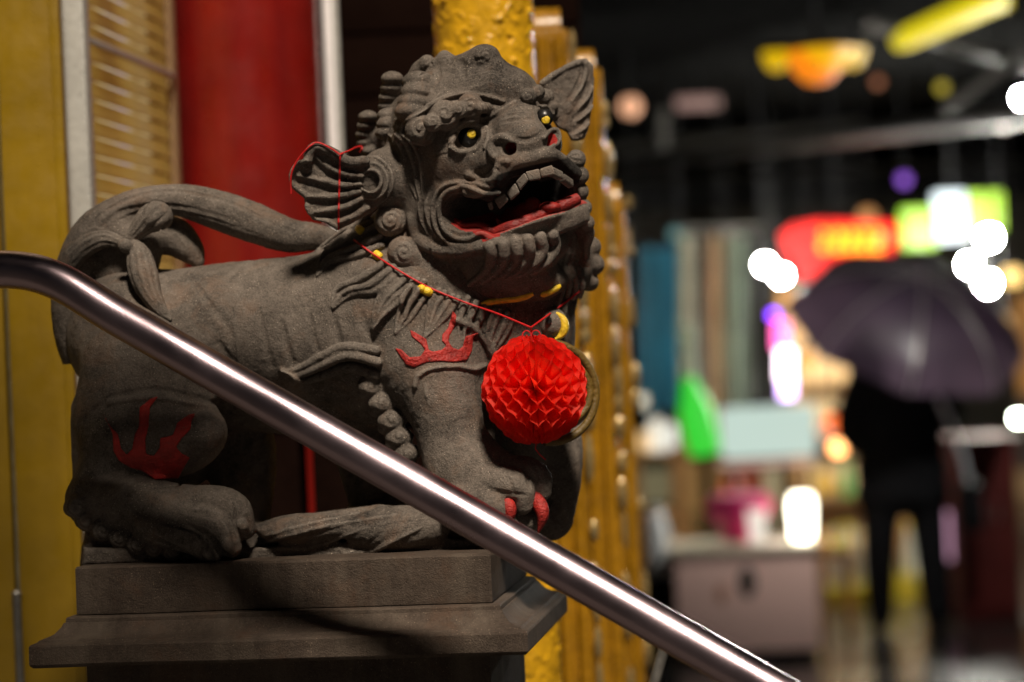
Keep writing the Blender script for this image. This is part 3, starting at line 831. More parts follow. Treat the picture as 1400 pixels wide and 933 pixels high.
# near foreleg
body.ell(B(588, 490, -82), (0.074, 0.056, 0.078), None, 0.02)
chain(body, [(585, 500, -85, 66), (608, 560, -98, 50), (620, 605, -105, 47), (645, 650, -115, 55), (690, 668, -120, 44)], 0.012)
chain(body, [(680, 652, -128, 26), (712, 646, -136, 22), (735, 652, -138, 18), (741, 672, -136, 13)], 0.006)
chain(body, [(660, 668, -150, 27), (690, 662, -158, 23), (712, 668, -158, 18), (716, 690, -154, 13)], 0.005)
chain(body, [(632, 688, -158, 28), (660, 688, -168, 22), (676, 696, -168, 18), (678, 715, -162, 13)], 0.005)
chain(body, [(655, 710, -140, 26), (700, 715, -135, 20), (725, 712, -130, 14)], 0.006)
# rocky base under the feet
rk = [(112, 772), (116, 728), (160, 722), (230, 722), (330, 718), (352, 716), (430, 702), (520, 690), (600, 700), (680, 708), (700, 715), (692, 762)]
body.poly(rk, 3.240, 3.60, 0.010, 'add', 0.012)
body.poly([(112, 774), (114, 748), (250, 752), (360, 748), (480, 742), (690, 735), (692, 762)], 3.212, 3.60, 0.010, 'add', 0.010)
body.ell(B(420, 722, -140), (0.07, 0.03, 0.020), None, 0.012)
body.ell(B(545, 722, -135), (0.07, 0.03, 0.030), None, 0.012)
# creases between thigh, shank and body
body.groove([(128, 560), (160, 541), (215, 534), (262, 542), (300, 553)], 3.2, 0.006)
body.draw([(150, 549), (215, 543), (280, 556)], 4, 0.0, 0.004)
body.groove([(300, 470), (318, 500), (322, 540), (310, 575)], 4, 0.006)
body.groove([(262, 380), (290, 420), (315, 455), (322, 500)], 3, 0.006, (0.2, 0.5))
body.groove(c(4, (360, 640), (310, 580), (330, 545), (430, 560), (540, 550), (590, 525)), 3.2, 0.003)
body.groove(c(4, (330, 640), (370, 670), (450, 690)), 2.5, 0.003)
body.groove(c(4, (560, 640), (610, 665), (680, 680), (740, 700)), 2.5, 0.003)
body.groove(c(4, (510, 690), (580, 730), (660, 755)), 2.2, 0.003)
body.groove([(330, 700), (322, 712), (318, 730)], 2.0, 0.002)
for pts in ([(258, 701), (288, 703), (310, 712), (322, 736)], [(222, 716), (258, 722), (286, 733), (300, 754)], [(190, 728), (225, 742), (255, 756)]):
    body.groove(pts, 5.0, 0.003, (0.4, 0.9))
for pts in ([(318, 690), (322, 702), (318, 712)], [(300, 712), (306, 722), (302, 734)], [(270, 730), (277, 740), (272, 750)]):
    body.groove(pts, 1.6, 0.003)
# nails
for a, b in ((((330, 716), (338, 728)), 8), (((309, 742), (318, 756)), 8), (((283, 755), (291, 766)), 7)):
    body.draw(list(a), b, 0.2, 0.002, 'add', (1, 0.4))
# curl row behind the hind foot
for x, y, r, f in ((106, 694, 17, 1), (119, 712, 15, 1), (141, 725, 15, -1), (164, 735, 14, 1), (188, 744, 14, -1), (212, 750, 13, 1), (236, 755, 12, -1)):
    body.ell(B(x, y, -138 - 0.22 * (x - 106)), (r * 0.00115, 0.018, r * 0.0009), None, 0.002)
    body.curl(x, y, r, 1.3, f, 0.7, 2.6)
# ribs
for a, b in (((15, 440), (55, 595)), ((120, 415), (155, 565)), ((213, 425), (242, 535)), ((312, 395), (352, 505))):
    p = c(5, a, b); m = ((p[0][0] + p[1][0]) / 2 - 2, (p[0][1] + p[1][1]) / 2)
    body.groove([p[0], m, p[1]], 3.6, 0.006, (0.2, 0.8))
body.groove([(352, 420), (362, 460), (372, 500)], 2.4, 0.006, (0.1, 0.8))
# back hair, painted-down lines
for i in range(4):
    body.groove([(392 - i * 13, 338 + i * 3), (376 - i * 14, 352 + i * 3), (381 - i * 14, 364 + i * 3), (370 - i * 13, 380 + i * 2)], 1.5, 0.002, (0.6, 0.2))
for i in range(3):
    body.groove([(268 + i * 9, 362), (250 + i * 9, 376), (240 + i * 8, 392)], 1.4, 0.002, (0.6, 0.2))
# mane locks: strands gathered to a tip
def lock(v, up, low, n=3, r=6.0, lift=0.7, tip=0.25, g=1.0):
    up = spline(up, 14); low = spline(low, 14)
    mid = spline((up + low) / 2, 14)
    v.draw(list(map(tuple, mid)), r * n * 0.26, 0.0, 0.006, 'add', (1, 0.3))
    for i in range(n):
        t = i / (n - 1)
        v.draw(list(map(tuple, up * (1 - t) + low * t)), r, lift, 0.0010, 'add', (0.9, tip))
_lock0 = lock
def lock(v, up, low, n=3, r=6.0, lift=0.7, tip=0.25):
    _lock0(v, up, low, n, r, lift, tip)
    a_ = spline(up, 12); b_ = spline(low, 12)
    for i in range(n - 1):
        t = (i + 0.5) / (n - 1)
        v.groove(list(map(tuple, (a_ * (1 - t) + b_ * t)[:-1])), 1.5, 0.0008, (0.9, 0.5))
tipA = (433, 377)
lock(body, [(517, 311), (471, 334), (442, 352), tipA], [(524, 337), (486, 352), (453, 358), tipA], 3, 5.5)
lock(body, [(528, 360), (493, 383), (462, 396), (454, 419)], [(546, 372), (518, 397), (486, 401), (455, 421)], 3, 6)
lock(body, [(548, 376), (522, 404), (514, 426), (509, 450)], [(580, 386), (548, 407), (526, 427), (510, 450)], 4, 5)
lock(body, [(600, 398), (590, 410), (585, 433), (580, 461)], [(626, 408), (612, 430), (602, 441), (581, 461)], 4, 5, 0.4)
lock(body, [(640, 408), (632, 425), (626, 445), (628, 462)], [(662, 420), (655, 440), (645, 452), (640, 470)], 3, 5, 0.4)
lock(body, [(516, 478), (471, 474), (435, 490), (402, 506), (384, 506)], [(519, 512), (480, 499), (446, 510), (416, 518), (386, 508)], 3, 7.5, 0.9)
lock(body, [(500, 296), (468, 306), (446, 322), (430, 344)], [(508, 306), (478, 320), (456, 334), (431, 346)], 3, 4.5)
lock(body, [(560, 392), (548, 412), (545, 432), (540, 456)], [(584, 400), (572, 420), (562, 436), (541, 456)], 3, 4.5)
lock(body, [(676, 424), (668, 444), (664, 462), (668, 484)], [(700, 430), (694, 450), (686, 466), (672, 486)], 4, 4.5)
# shoulder edge and leg creases
body.draw(c(6, (345, 105), (400, 130), (445, 170), (475, 230), (470, 270)), 5, 0.2, 0.003)
body.draw(c(6, (185, 350), (200, 310), (260, 285), (340, 278), (400, 288), (445, 275)), 3.4, 0.2, 0.002)
body.groove(c(6, (200, 345), (230, 305), (290, 292), (360, 295), (420, 302)), 2.2, 0.002)
body.draw(c(6, (225, 345), (230, 390), (240, 425)), 3.0, 0.1, 0.003, 'add', (0.5, 0.3))
body.groove(c(6, (320, 520), (350, 480), (400, 475)), 2.2, 0.004)
body.groove(c('p', (440, 230), (490, 310), (545, 380)), 2.0, 0.004)
body.groove(c('p', (560, 560), (640, 590), (740, 600), (820, 610)), 3.0, 0.004)
body.groove(c('p', (820, 430), (835, 500), (850, 590)), 3.2, 0.003)
body.groove(c('p', (690, 470), (720, 520), (740, 590)), 2.4, 0.003)
body.groove(c('p', (885, 390), (900, 440), (905, 500)), 2.0, 0.003)
# curls down the back of the foreleg
for x, y, r, f in ((509, 528, 17, 1), (523, 551, 17, 1), (536, 575, 17, 1), (546, 598, 16, 1), (557, 620, 15, 1)):
    y0 = yc(x) - 0.100
    body.ell(P(x, y, y0), (r * 0.0012, r * 0.00105, r * 0.00085), None, 0.005)
    body.ell(P(x - 3, y + 9, y0 + 0.004), (r * 0.0010, 0.014, r * 0.0007), None, 0.002)
    body.curl(x, y, r * 0.8, 1.2, f, 0.1, -0.6)
    body.groove([(x - 14, y + 8), (x, y + 13), (x + 12, y + 9)], 1.6, 0.002)
# leaf carving on the base
for pts, r in (([(352, 742), (400, 730), (470, 716), (540, 704)], 4.5), ([(360, 752), (420, 748), (460, 736), (500, 722)], 4), ([(470, 756), (510, 752), (540, 738), (575, 722)], 5),
               ([(352, 735), (420, 718), (500, 700)], 3.5)):
    body.draw(pts, r, 0.2, 0.003, 'add', (0.4, 0.3))
for pts in ([(375, 742), (430, 730), (490, 716)], [(395, 736), (440, 724), (500, 708)], [(480, 758), (515, 735), (530, 720), (560, 712)], [(440, 752), (470, 756), (495, 742)]):
    body.groove(pts, 1.8, 0.002)
# chest curls at far right under the jaw
for x, y, r, f in ((806, 338, 16, 1), (812, 362, 15, -1), (806, 386, 13, 1), (797, 350, 15, 1)):
    body.ell(P(x, y, yc(x) + 0.02), (r * 0.001, r * 0.0013, r * 0.001), None, 0.004)
body.ell(P(788, 362, 3.325), (0.022, 0.04, 0.036), None, 0.01)
# neck skirt strands below the beard at right
for i, x in enumerate((770, 779, 788)):
    body.draw([(x - 4, 372), (x - 2, 395), (x - 9 + i * 2, 420), (x - 12 + i * 3, 446)], 5, 0.4, 0.002, 'add', (1, 0.4))

me, V, F = body.mesh('body', 1, 0.6)
o_body = obj('body', me, STONE, lion)

# red flame markings painted in relief
def flame(name, pts, ymax):
    q = np.asarray(pts, float)
    y = body.hit(q[:, 0], q[:, 1]); y = y[~np.isnan(y)]
    lo = P(q[:, 0].min() - 3, q[:, 1].max() + 3, y.min()); hi = P(q[:, 0].max() + 3, q[:, 1].min() - 3, y.max())
    v = Vol((min(lo[0], hi[0]) - .006, y.min() - 0.012, lo[2] - .006), (max(lo[0], hi[0]) + .006, y.max() + 0.012, hi[2] + .006), 0.0013)
    v.shell(body, q, 0.0024, ymax, 0.0016, 0.004)
    return obj(name, v.mesh(name, 1, 0.5)[0], OLD_RED, o_body)
flame('flame_marking', c(6, (108, 208), (135, 215), (165, 245), (205, 240), (222, 215), (205, 192), (172, 166), (163, 136), (195, 155), (228, 176), (236, 215), (252, 222), (285, 216),
      (302, 200), (284, 180), (288, 158), (308, 135), (326, 70), (341, 85), (336, 125), (316, 160), (311, 182), (326, 208), (346, 214), (364, 205), (374, 165), (425, 150), (405, 172),
      (400, 218), (380, 256), (330, 262), (280, 258), (230, 262), (180, 282), (150, 270)), 3.35)
flame('flame_marking', c(4, (203, 220), (235, 275), (270, 312), (285, 380), (310, 405), (335, 380), (345, 320), (365, 280), (370, 190), (420, 150), (455, 140), (415, 190), (410, 280),
      (395, 340), (400, 402), (435, 410), (460, 372), (460, 330), (520, 315), (540, 260), (590, 222), (670, 210), (610, 240), (600, 290), (562, 332), (535, 370), (560, 400), (600, 420),
      (545, 512), (440, 520), (380, 480), (330, 465), (275, 435), (250, 390), (245, 310)), 3.34)

# claws on the near forepaw
def claw(px, dy0):
    r = np.asarray(px, float)
    q = spline(r, 14)
    m = MB(); pts = [B(a[0], a[1], dy0 + a[3]) for a in q]
    m.tube(pts, [max(0.0015, a[2] * 0.001) for a in q], 10)
    return m.build('claw', OLD_RED, o_body)
claw([(730, 676, 7, -4), (738, 690, 10, -10), (742, 706, 8, -13), (736, 729, 1.5, -8)], -142)
claw([(690, 680, 7, -4), (695, 692, 10, -8), (697, 704, 8, -9), (690, 722, 1.5, -4)], -160)

# ------------------------------------------------------------------ tail
tail = Vol(P(78, 500, 3.45) - [0, 0.25, 0], P(505, 235, 3.55) + [0, 0, 0.01], 0.0020)
def tch(rows, k=0.006, n=28): chain(tail, rows, k, n)
tch([(490, 345, 25, 14), (438, 325, 10, 18), (395, 322, -5, 24), (345, 304, -12, 28), (290, 285, -18, 27), (235, 273, -20, 22), (180, 280, -20, 20), (130, 308, -22, 22), (106, 350, -25, 25), (100, 400, -20, 30), (106, 450, -10, 34), (118, 490, 0, 34)], 0.012, 50)
tail.ell(P(160, 345, 3.37), (0.062, 0.030, 0.062), None, 0.01)
tch([(190, 325, 10, 24), (232, 322, 8, 28), (258, 340, 5, 20), (270, 357, 2, 10)], 0.008)
tail.groove([(130, 318), (165, 290), (215, 281), (270, 287), (330, 305)], 3.4, 0.003, (0.3, 0.3))
tail.groove([(110, 330), (135, 296), (180, 270), (240, 261), (310, 275), (370, 303), (415, 322)], 2.6, 0.002, (0.3, 0.3))
tail.groove([(150, 306), (190, 291), (240, 290), (290, 300), (350, 320)], 2.2, 0.002, (0.2, 0.2))
def fan(starts, ends, mids, r, dy, n):
    for i in range(n):
        t = i / (n - 1)
        L = [np.asarray(a) * (1 - t) + np.asarray(b) * t for a, b in (starts, mids[0], mids[1], ends)]
        rows = [(*L[0], dy + 6, r * 0.7), (*L[1], dy - 3 * math.sin(math.pi * t), r), (*L[2], dy - 5 - 5 * math.sin(math.pi * t), r * 1.05), (*L[3], dy + 6, r * 0.5)]
        chain(tail, rows, 0.002, 18)
def comma(rows, lines, dy):
    q = spline(np.asarray(rows, float), 24)
    dd = np.interp(np.linspace(0, 1, 24), [0, 1], dy) if isinstance(dy, tuple) else np.full(24, dy)
    tail.tube(np.array([B(a_[0], a_[1], e_ - 0.25 * a_[2]) for a_, e_ in zip(q, dd)]), q[:, 2] * 0.001, 0.003)
    for ln in lines:
        tail.groove(ln, 2.5, 0.001, (0.8, 0.6))
comma([(170, 334, 7), (186, 318, 12), (202, 302, 18), (214, 296, 21), (222, 298, 15)],
      [[(172, 330), (186, 308), (198, 286), (208, 274)], [(174, 332), (192, 312), (208, 290), (222, 280)], [(176, 334), (198, 318), (218, 300), (230, 290)], [(178, 336), (200, 326), (222, 312), (233, 302)]], -60)
comma([(168, 333, 8), (145, 327, 12), (118, 336, 15), (97, 356, 15), (90, 378, 11)],
      [[(165, 326), (142, 317), (115, 325), (92, 345)], [(165, 332), (142, 324), (117, 333), (95, 352)], [(166, 338), (143, 332), (119, 342), (98, 362)]], -56)
comma([(184, 336, 9), (190, 352, 18), (197, 378, 20), (206, 402, 15), (220, 424, 9), (233, 437, 3)],
      [[(176, 340), (176, 366), (188, 400), (214, 430)], [(184, 340), (186, 366), (196, 398), (220, 430)], [(192, 340), (197, 366), (205, 396), (224, 430)], [(200, 341), (207, 366), (213, 396), (228, 430)]], (-62, -118))
tail.ell(P(171, 336, 3.295), 0.010, None, 0.002)
me, _, _ = tail.mesh('tail', 1, 0.5)
o_tail = obj('tail', me, STONE, lion)

# ------------------------------------------------------------------ lion head, in its own frame (f forward, s to its far side, u up)
HC = P(640, 215, 3.285)
HS = np.array([0.77, 0.61, 0.20]); HS /= np.linalg.norm(HS)
HF = np.array([0.58, -0.78, 0.20]); HF -= HS * (HF @ HS); HF /= np.linalg.norm(HF)
HU = np.cross(HF, HS); HU = HU if HU[2] > 0 else -HU
HR = np.stack([HF, HS, HU], 1)                 # columns: local axes
def H(f, s, u): return HC + (HF * f + HS * s + HU * u) * 0.001
def Hs(px, py, s):                             # where a pixel's ray meets the head's plane s = const (mm)
    d = ray(px, py); o = HC + HS * s * 0.001
    t = ((o - CAM0) @ HS) / (d @ HS)
    return CAM0 + d * t
def Hf(px, py, f):
    d = ray(px, py); o = HC + HF * f * 0.001
    return CAM0 + d * ((o - CAM0) @ HF) / (d @ HF)
def loc(p): return (HR.T @ (np.asarray(p) - HC)) * 1000

head = Vol([P(478, 440, 3.3)[0], 3.085, P(650, 420, 3.3)[2]], [P(832, 60, 3.4)[0], 3.50, P(650, 56, 3.4)[2]], 0.00155)
def hell(f, s, u, rf, rs, ru, k=0.02, mode='add', both=True):
    head.ell(H(f, s, u), (rf / 1000, rs / 1000, ru / 1000), HR, k, mode)
    if both and abs(s) > 1: head.ell(H(f, -s, u), (rf / 1000, rs / 1000, ru / 1000), HR, k, mode)
def hch(rows, k=0.01, n=24, both=True, mode='add'):
    q = spline(np.asarray(rows, float), n)
    head.tube(np.array([H(*a[:3]) for a in q]), q[:, 3] / 1000, k, mode)
    if both: head.tube(np.array([H(a[0], -a[1], a[2]) for a in q]), q[:, 3] / 1000, k, mode)

# skull, forehead, cheeks, muzzle, jaw
hell(-5, 0, 30, 95, 100, 88, 0.02, both=False)
hell(30, 0, 80, 66, 84, 46, 0.03, both=False)
hell(-45, 5, 55, 60, 72, 58, 0.03, both=False)
hell(-75, 5, 10, 55, 68, 55, 0.03, both=False)
hell(58, 52, 52, 30, 34, 22, 0.02)
head.ell(P(566, 172, 3.315), 0.036, None, 0.02)
head.ell(Hs(668, 122, 6), (0.055, 0.05, 0.036), None, 0.02)
head.ell(Hs(700, 128, 20), (0.035, 0.04, 0.026), None, 0.02)
hell(66, 70, 6, 26, 22, 34, 0.02)
hell(30, 58, -10, 52, 40, 58, 0.02)
hell(15, 55, -78, 58, 42, 50, 0.025)
hell(-30, 60, -50, 60, 50, 60, 0.03)
hell(60, 52, 18, 42, 26, 36, 0.02)
hell(100, 26, -28, 52, 36, 26, 0.015)
hell(95, 0, -10, 48, 44, 38, 0.02, both=False)
hch([(70, 0, 45, 26), (105, 0, 22, 25), (128, 0, 6, 29)], 0.015, 12, both=False)          # nose bridge and bulb
hell(130, 0, 4, 29, 38, 27, 0.006, both=False)
hell(124, 31, -12, 22, 16, 15, 0.004)                                                      # nostril wings
hell(60, 0, -118, 75, 66, 24, 0.015, both=False)                                           # lower jaw
hell(30, 45, -105, 60, 34, 34, 0.02)
hell(-10, 68, -62, 40, 24, 52, 0.02)
hell(-12, 64, -102, 44, 32, 36, 0.02)
# mouth: one opening cut from the near cheek through the front
mouth_px = [(700, 234), (690, 252), (672, 266), (650, 272), (636, 266), (622, 266), (612, 276), (610, 292), (617, 306), (634, 314), (656, 313), (668, 319), (678, 321), (720, 306), (760, 290), (800, 278), (815, 256), (790, 244), (760, 224), (735, 224)]
mp = np.array([loc(Hs(x, y, np.interp(x, [608, 640, 672, 690, 720, 750], [-86, -78, -62, -46, -28, 0]))) for x, y in mouth_px])[:, [0, 2]]
def mouth_cut(smin_, smax_, k, poly):
    s = head.box(H(80, 0, -70) - 0.19, H(80, 0, -70) + 0.19)
    X, Y, Z = head.grid(s)
    A = [(X - HC[0]) * HR[0][i] + (Y - HC[1]) * HR[1][i] + (Z - HC[2]) * HR[2][i] for i in range(3)]
    f, ss, u = [a * 1000 for a in A]
    d = poly2d(poly, f, u) / 1000
    lim = np.maximum(smin_ - ss, ss - smax_) / 1000
    d = -smin(-d, -lim, 0.008)
    head.apply(s, d.astype(np.float32), 'sub', k)
    return d, s
mouth_cut(-140, 44, 0.004, mp)
mouth_cut(58, 140, 0.004, mp)
head.ell(H(85, 50, -68), (0.046, 0.009, 0.052), HR, 0.004)
front = np.array([(f, u) for f, u in mp if f > 70] + [(70, -70)])
# upper lip: angular ridge round the muzzle
lipU = [Hs(640, 262, -78), Hs(655, 262, -70), Hs(672, 255, -60), Hs(688, 238, -52), Hs(698, 223, -46), Hs(722, 217, -24), Hs(746, 211, 0), Hs(763, 216, 24), Hs(788, 237, 52)]
head.tube(spline(lipU, 40), np.interp(np.linspace(0, 1, 40), [0, .3, .55, .8, 1], [.008, .0105, .0105, .0095, .008]), 0.003)
head.tube(spline([p - HU * 0.008 - HF * 0.012 for p in lipU[2:]], 30), 0.009, 0.006)
# lower lip: slab edge round the jaw
lipL = [Hs(630, 325, -80), Hs(655, 323, -70), Hs(678, 331, -62), Hs(712, 322, -36), Hs(750, 303, 5), Hs(795, 283, 52)]
head.tube(spline(lipL, 36), 0.009, 0.006)
head.tube(spline([p - HU * 0.012 - HF * 0.006 for p in lipL], 36), 0.011, 0.010)

# ---- crest of stacked curls on the crown
def stack(pts, r, depth_s, seg=True):
    for i, (x, y) in enumerate(pts):
        yy = head.hit(x, y)[0]
        p = Hs(x, y, depth_s)
        if not np.isnan(yy): p = P(x, y, min(yy + 0.004, p[1]))
        head.ell(p, (r * 0.00105, r * 0.0013, r * 0.00070), None, 0.0012)
stack([(536, 108), (535, 121), (533, 134), (532, 146), (531, 158), (530, 170), (528, 182)], 15, -25)
stack([(503, 160), (501, 172), (499, 184), (500, 196), (506, 207)], 13, -32)
stack([(572, 112), (570, 126), (566, 140), (562, 153)], 21, -35)
stack([(556, 172), (556, 185)], 18, -30)
head.tube(np.array([Hs(584, 86, -20), Hs(576, 96, -22), Hs(568, 110, -24)]), [0.011, 0.014, 0.014], 0.002)
head.tube(np.array([Hs(608, 80, -20), Hs(602, 92, -24), Hs(598, 108, -28)]), [0.011, 0.015, 0.015], 0.002)
for x, y, r, s in ((662, 78, 17, 0), (645, 86, 16, -6), (628, 92, 15, -12), (678, 92, 12, 6), (692, 102, 10, 12), (650, 98, 22, 0), (708, 110, 8, 18)):
    head.ell(Hs(x, y, s), (r * 0.00125, r * 0.0012, r * 0.001), None, 0.010)
for x, y, r, f in ((662, 76, 12, 1), (608, 84, 12, -1), (584, 90, 10, 1), (642, 84, 10, -1)):
    head.curl(x, y, r, 1.2, f, 0.2)
# stone bridging the crest stacks and the far ear to the skull
head.tube(np.array([Hs(534, 142, -25) , Hs(560, 150, -8), H(-40, 0, 60)]), [0.010, 0.024, 0.05], 0.006)
head.tube(np.array([Hs(501, 184, -32), Hs(530, 190, -10), H(-60, 0, 20)]), [0.009, 0.022, 0.05], 0.006)
head.tube(np.array([H(0, 62, 45), P(752, 142, 3.35), P(768, 150, 3.352)]), [0.03, 0.022, 0.018], 0.008)
# forehead lines and brow ridge
for i in range(5):
    head.groove([(604 + i * 4, 128 - i * 5), (640 + i * 3, 117 - i * 4.5), (688, 105 - i * 3)], 2.1, 0.0012, (0.4, 0.4))
head.groove([(628, 84), (634, 94), (636, 106)], 5, 0.004, (1, 0.3))
head.groove([(596, 88), (600, 100), (598, 112)], 5, 0.003, (1, 0.3))
head.groove([(684, 88), (682, 96), (686, 104)], 4, 0.004, (1, 0.3))
for pts in ([(640, 92), (650, 82), (662, 82), (670, 90)], [(606, 92), (614, 86), (622, 92)], [(574, 104), (584, 98), (592, 104)]):
    head.groove(pts, 2.0, 0.0015)
head.draw(c('n', (400, 700), (440, 610), (560, 540), (740, 440), (900, 398), (1080, 412), (1220, 455)), 4.2, 0.5, 0.002, 'add', (0.6, 0.6))
head.groove(c('n', (450, 640), (570, 565), (750, 465), (900, 420), (1070, 432), (1190, 470)), 3.0, 0.002)
head.groove(c('n', (440, 590), (560, 520), (740, 420), (900, 378), (1080, 392)), 1.3, 0.002)
# near brow curls
for x, y, r, f, st in ((575, 178, 20, 1, 0), (608, 158, 19, -1, 0.5), (592, 168, 12, 1, 1), (643, 146, 17, 1, 1.5), (627, 151, 11, 1, 1)):
    head.ell(P(x, y, head.hit(x, y)[0] - (0.010 if r > 14 else 0.002)), (r * 0.00105, r * 0.001, r * 0.00105), None, 0.002)
    head.curl(x, y - 2, r * 0.85, 1.15, f, 0.1, st, r * 0.12)
head.draw([(655, 147), (668, 148), (682, 150)], 8, 0.3, 0.003, 'add', (1, 0.4))
for dx in (0, 7, 14): head.groove([(656 + dx, 140), (660 + dx, 148), (658 + dx, 156)], 1.2, 0.001)
# far brow curls
for x, y, r in ((722, 132, 11), (734, 127, 11), (746, 133, 12), (754, 146, 10), (757, 158, 8)):
    yy = head.hit(x, y)[0]
    yy = yy if not np.isnan(yy) else Hs(x, y, 50)[1]
    head.ell(P(x, y, yy - 0.002), (r * 0.001, r * 0.0013, r * 0.001), None, 0.002)
    if x < 750: head.curl(x, y, r * 0.8, 1.2, 1, 0.1)
# eye sockets and lids
EYE_N = P(640, 189, head.hit(640, 189)[0] + 0.006)
head.ell(EYE_N, (0.021, 0.012, 0.021), None, 0.005, 'sub')
yE = head.hit(640, 189)[0]
EYE_C = P(640, 188.5, yE + 0.009)
head.draw([(616, 200), (620, 184), (632, 171), (648, 169), (660, 177), (663, 190), (655, 203), (640, 210), (625, 207), (616, 200)], 4.0, 0.5, 0.002)
head.draw([(612, 190), (624, 172), (644, 163), (664, 162), (684, 153), (704, 140)], 4.2, 0.5, 0.003, 'add', (0.5, 0.5))
head.draw([(664, 175), (668, 190), (664, 203)], 3.0, 0.4, 0.002)
head.groove([(592, 206), (606, 203), (616, 197)], 1.6, 0.002, (0.2, 0.8))
head.groove([(590, 214), (606, 212), (620, 209)], 1.3, 0.002, (0.2, 0.6))
yF = head.hit(743, 161)[0]
yF = yF if not np.isnan(yF) else Hs(743, 161, 56)[1]
EYE_F = P(744, 161, yF + 0.010)
head.ell(P(744, 161, yF + 0.003), (0.011, 0.014, 0.013), None, 0.004, 'sub')
head.draw([(731, 152), (738, 147), (747, 147), (756, 154)], 3.0, 0.5, 0.002)
# nose: bulb, creases, nostrils
hb = head.hit(716, 190)[0]
head.ell(P(716, 189, hb + 0.012), (0.032, 0.027, 0.028), None, 0.004)
head.ell(P(716, 200, hb + 0.010), (0.024, 0.022, 0.018), None, 0.005)
head.draw([(676, 214), (672, 203), (677, 193), (689, 188), (700, 191)], 6.0, 0.4, 0.003)
head.draw([(676, 214), (682, 221), (694, 221)], 5.0, 0.2, 0.003)
yN = head.hit(696, 203)[0]
head.tube(np.array([P(690, 204, yN - 0.006), P(697, 203, yN + 0.002), P(703, 201, yN + 0.02)]), [0.0085, 0.0088, 0.007], 0.002, 'sub')
yN2 = head.hit(752, 193)[0]
yN2 = yN2 if not np.isnan(yN2) else Hs(752, 193, 32)[1]
head.tube(np.array([P(745, 202, yN2 - 0.002), P(752, 192, yN2), P(758, 184, yN2 + 0.004)]), [0.004, 0.0075, 0.0065], 0.002, 'sub')
head.draw([(742, 188), (750, 180), (760, 178), (764, 188), (760, 198), (748, 207)], 3.2, 0.5, 0.002)
head.groove([(684, 167), (700, 164), (716, 163), (730, 162)], 3.2, 0.002, (0.5, 0.4))
head.groove([(688, 160), (704, 156), (720, 156)], 1.4, 0.003, (0.3, 0.3))
head.groove([(692, 181), (704, 189), (720, 191), (734, 186), (741, 180)], 3.6, 0.002, (0.5, 0.5))
# cheek crescent, lip rims, cheek lines
head.draw([(640, 238), (652, 243), (666, 242), (677, 235), (682, 227), (680, 231), (676, 244), (662, 250), (646, 248)], 4.6, 0.3, 0.003)
head.groove([(648, 238), (660, 236), (672, 230)], 2.5, 0.003)
head.draw([(681, 262), (666, 264), (652, 261), (638, 257), (620, 258), (606, 268), (600, 288), (606, 310), (622, 324), (640, 327), (656, 320), (668, 324), (682, 331)], 3.6, 0.6, 0.0015)
head.draw([(668, 255), (652, 253), (638, 250), (618, 250), (600, 261), (592, 286), (598, 314), (616, 332), (640, 336)], 3.2, 0.4, 0.002)
for dx in (0, 9):
    head.draw([(588 - dx, 262 + dx * .5), (583 - dx, 282), (586 - dx, 303), (594 - dx, 320)], 3.4, 0.3, 0.002, 'add', (0.3, 0.3))
# jaw bulge and its lower edge
head.draw([(562, 300), (570, 322), (590, 338), (620, 344), (650, 340), (680, 333)], 10, 0.0, 0.008, 'add', (0.5, 0.6))
# raised mane edge running down behind the cheek
for dx, r in ((0, 4.2), (9, 3.4), (-9, 3.4)):
    head.draw([(540 + dx, 184), (556 + dx, 196), (566 + dx, 220), (570 + dx * .8, 248), (574 + dx * .5, 272)], r, 0.4, 0.002, 'add', (0.4, 0.4))
# the roll round the near ear hole
EAR_C = P(511, 248, 3.235)
head.tube(np.array([H(-40, -70, 0), P(530, 245, 3.255), P(513, 248, 3.238)]), [0.05, 0.042, 0.032], 0.012)
head.ell(P(505, 248, 3.212), (0.013, 0.02, 0.013), None, 0.003, 'sub')
for r in (15.5, 24.0, 32.0):
    a = np.linspace(-2.4, 2.2, 20)
    head.draw([(507 + r * 0.92 * math.cos(t), 248 + r * math.sin(t)) for t in a], 2.8, 0.4, 0.0018, 'add', (0.5, 0.5))
# curls under the ear and along the jaw
def jawcurl(x, y, r, dep, st=0.0, f=1, turns=1.5):
    head.ell(P(x, y, dep), (r * 0.001, r * 0.001, r * 0.001), None, 0.003)
    head.curl(x, y, r * 0.9, turns, f, 0.05, st)
jawcurl(534, 302, 22, 3.250, 1.0, 1, 1.9)
jawcurl(552, 345, 22, 3.245, 2.0, -1, 1.6)
head.tube(np.array([P(560, 350, 3.245), P(578, 364, 3.250), P(592, 366, 3.255)]), [0.019, 0.018, 0.014], 0.004)
for x in (575, 586): head.groove([(x + 2, 340), (x + 4, 356), (x - 4, 374)], 1.8, 0.002)
jawcurl(600, 372, 16, 3.248, 0.0, 1, 1.3)
head.tube(np.array([P(602, 350, 3.25), P(618, 362, 3.248), P(632, 366, 3.25)]), [0.018, 0.018, 0.014], 0.004)
for x in (612, 624): head.groove([(x, 348), (x + 4, 362), (x - 2, 384)], 1.8, 0.002)
jawcurl(648, 362, 15, 3.238, 0.5, -1, 1.4)
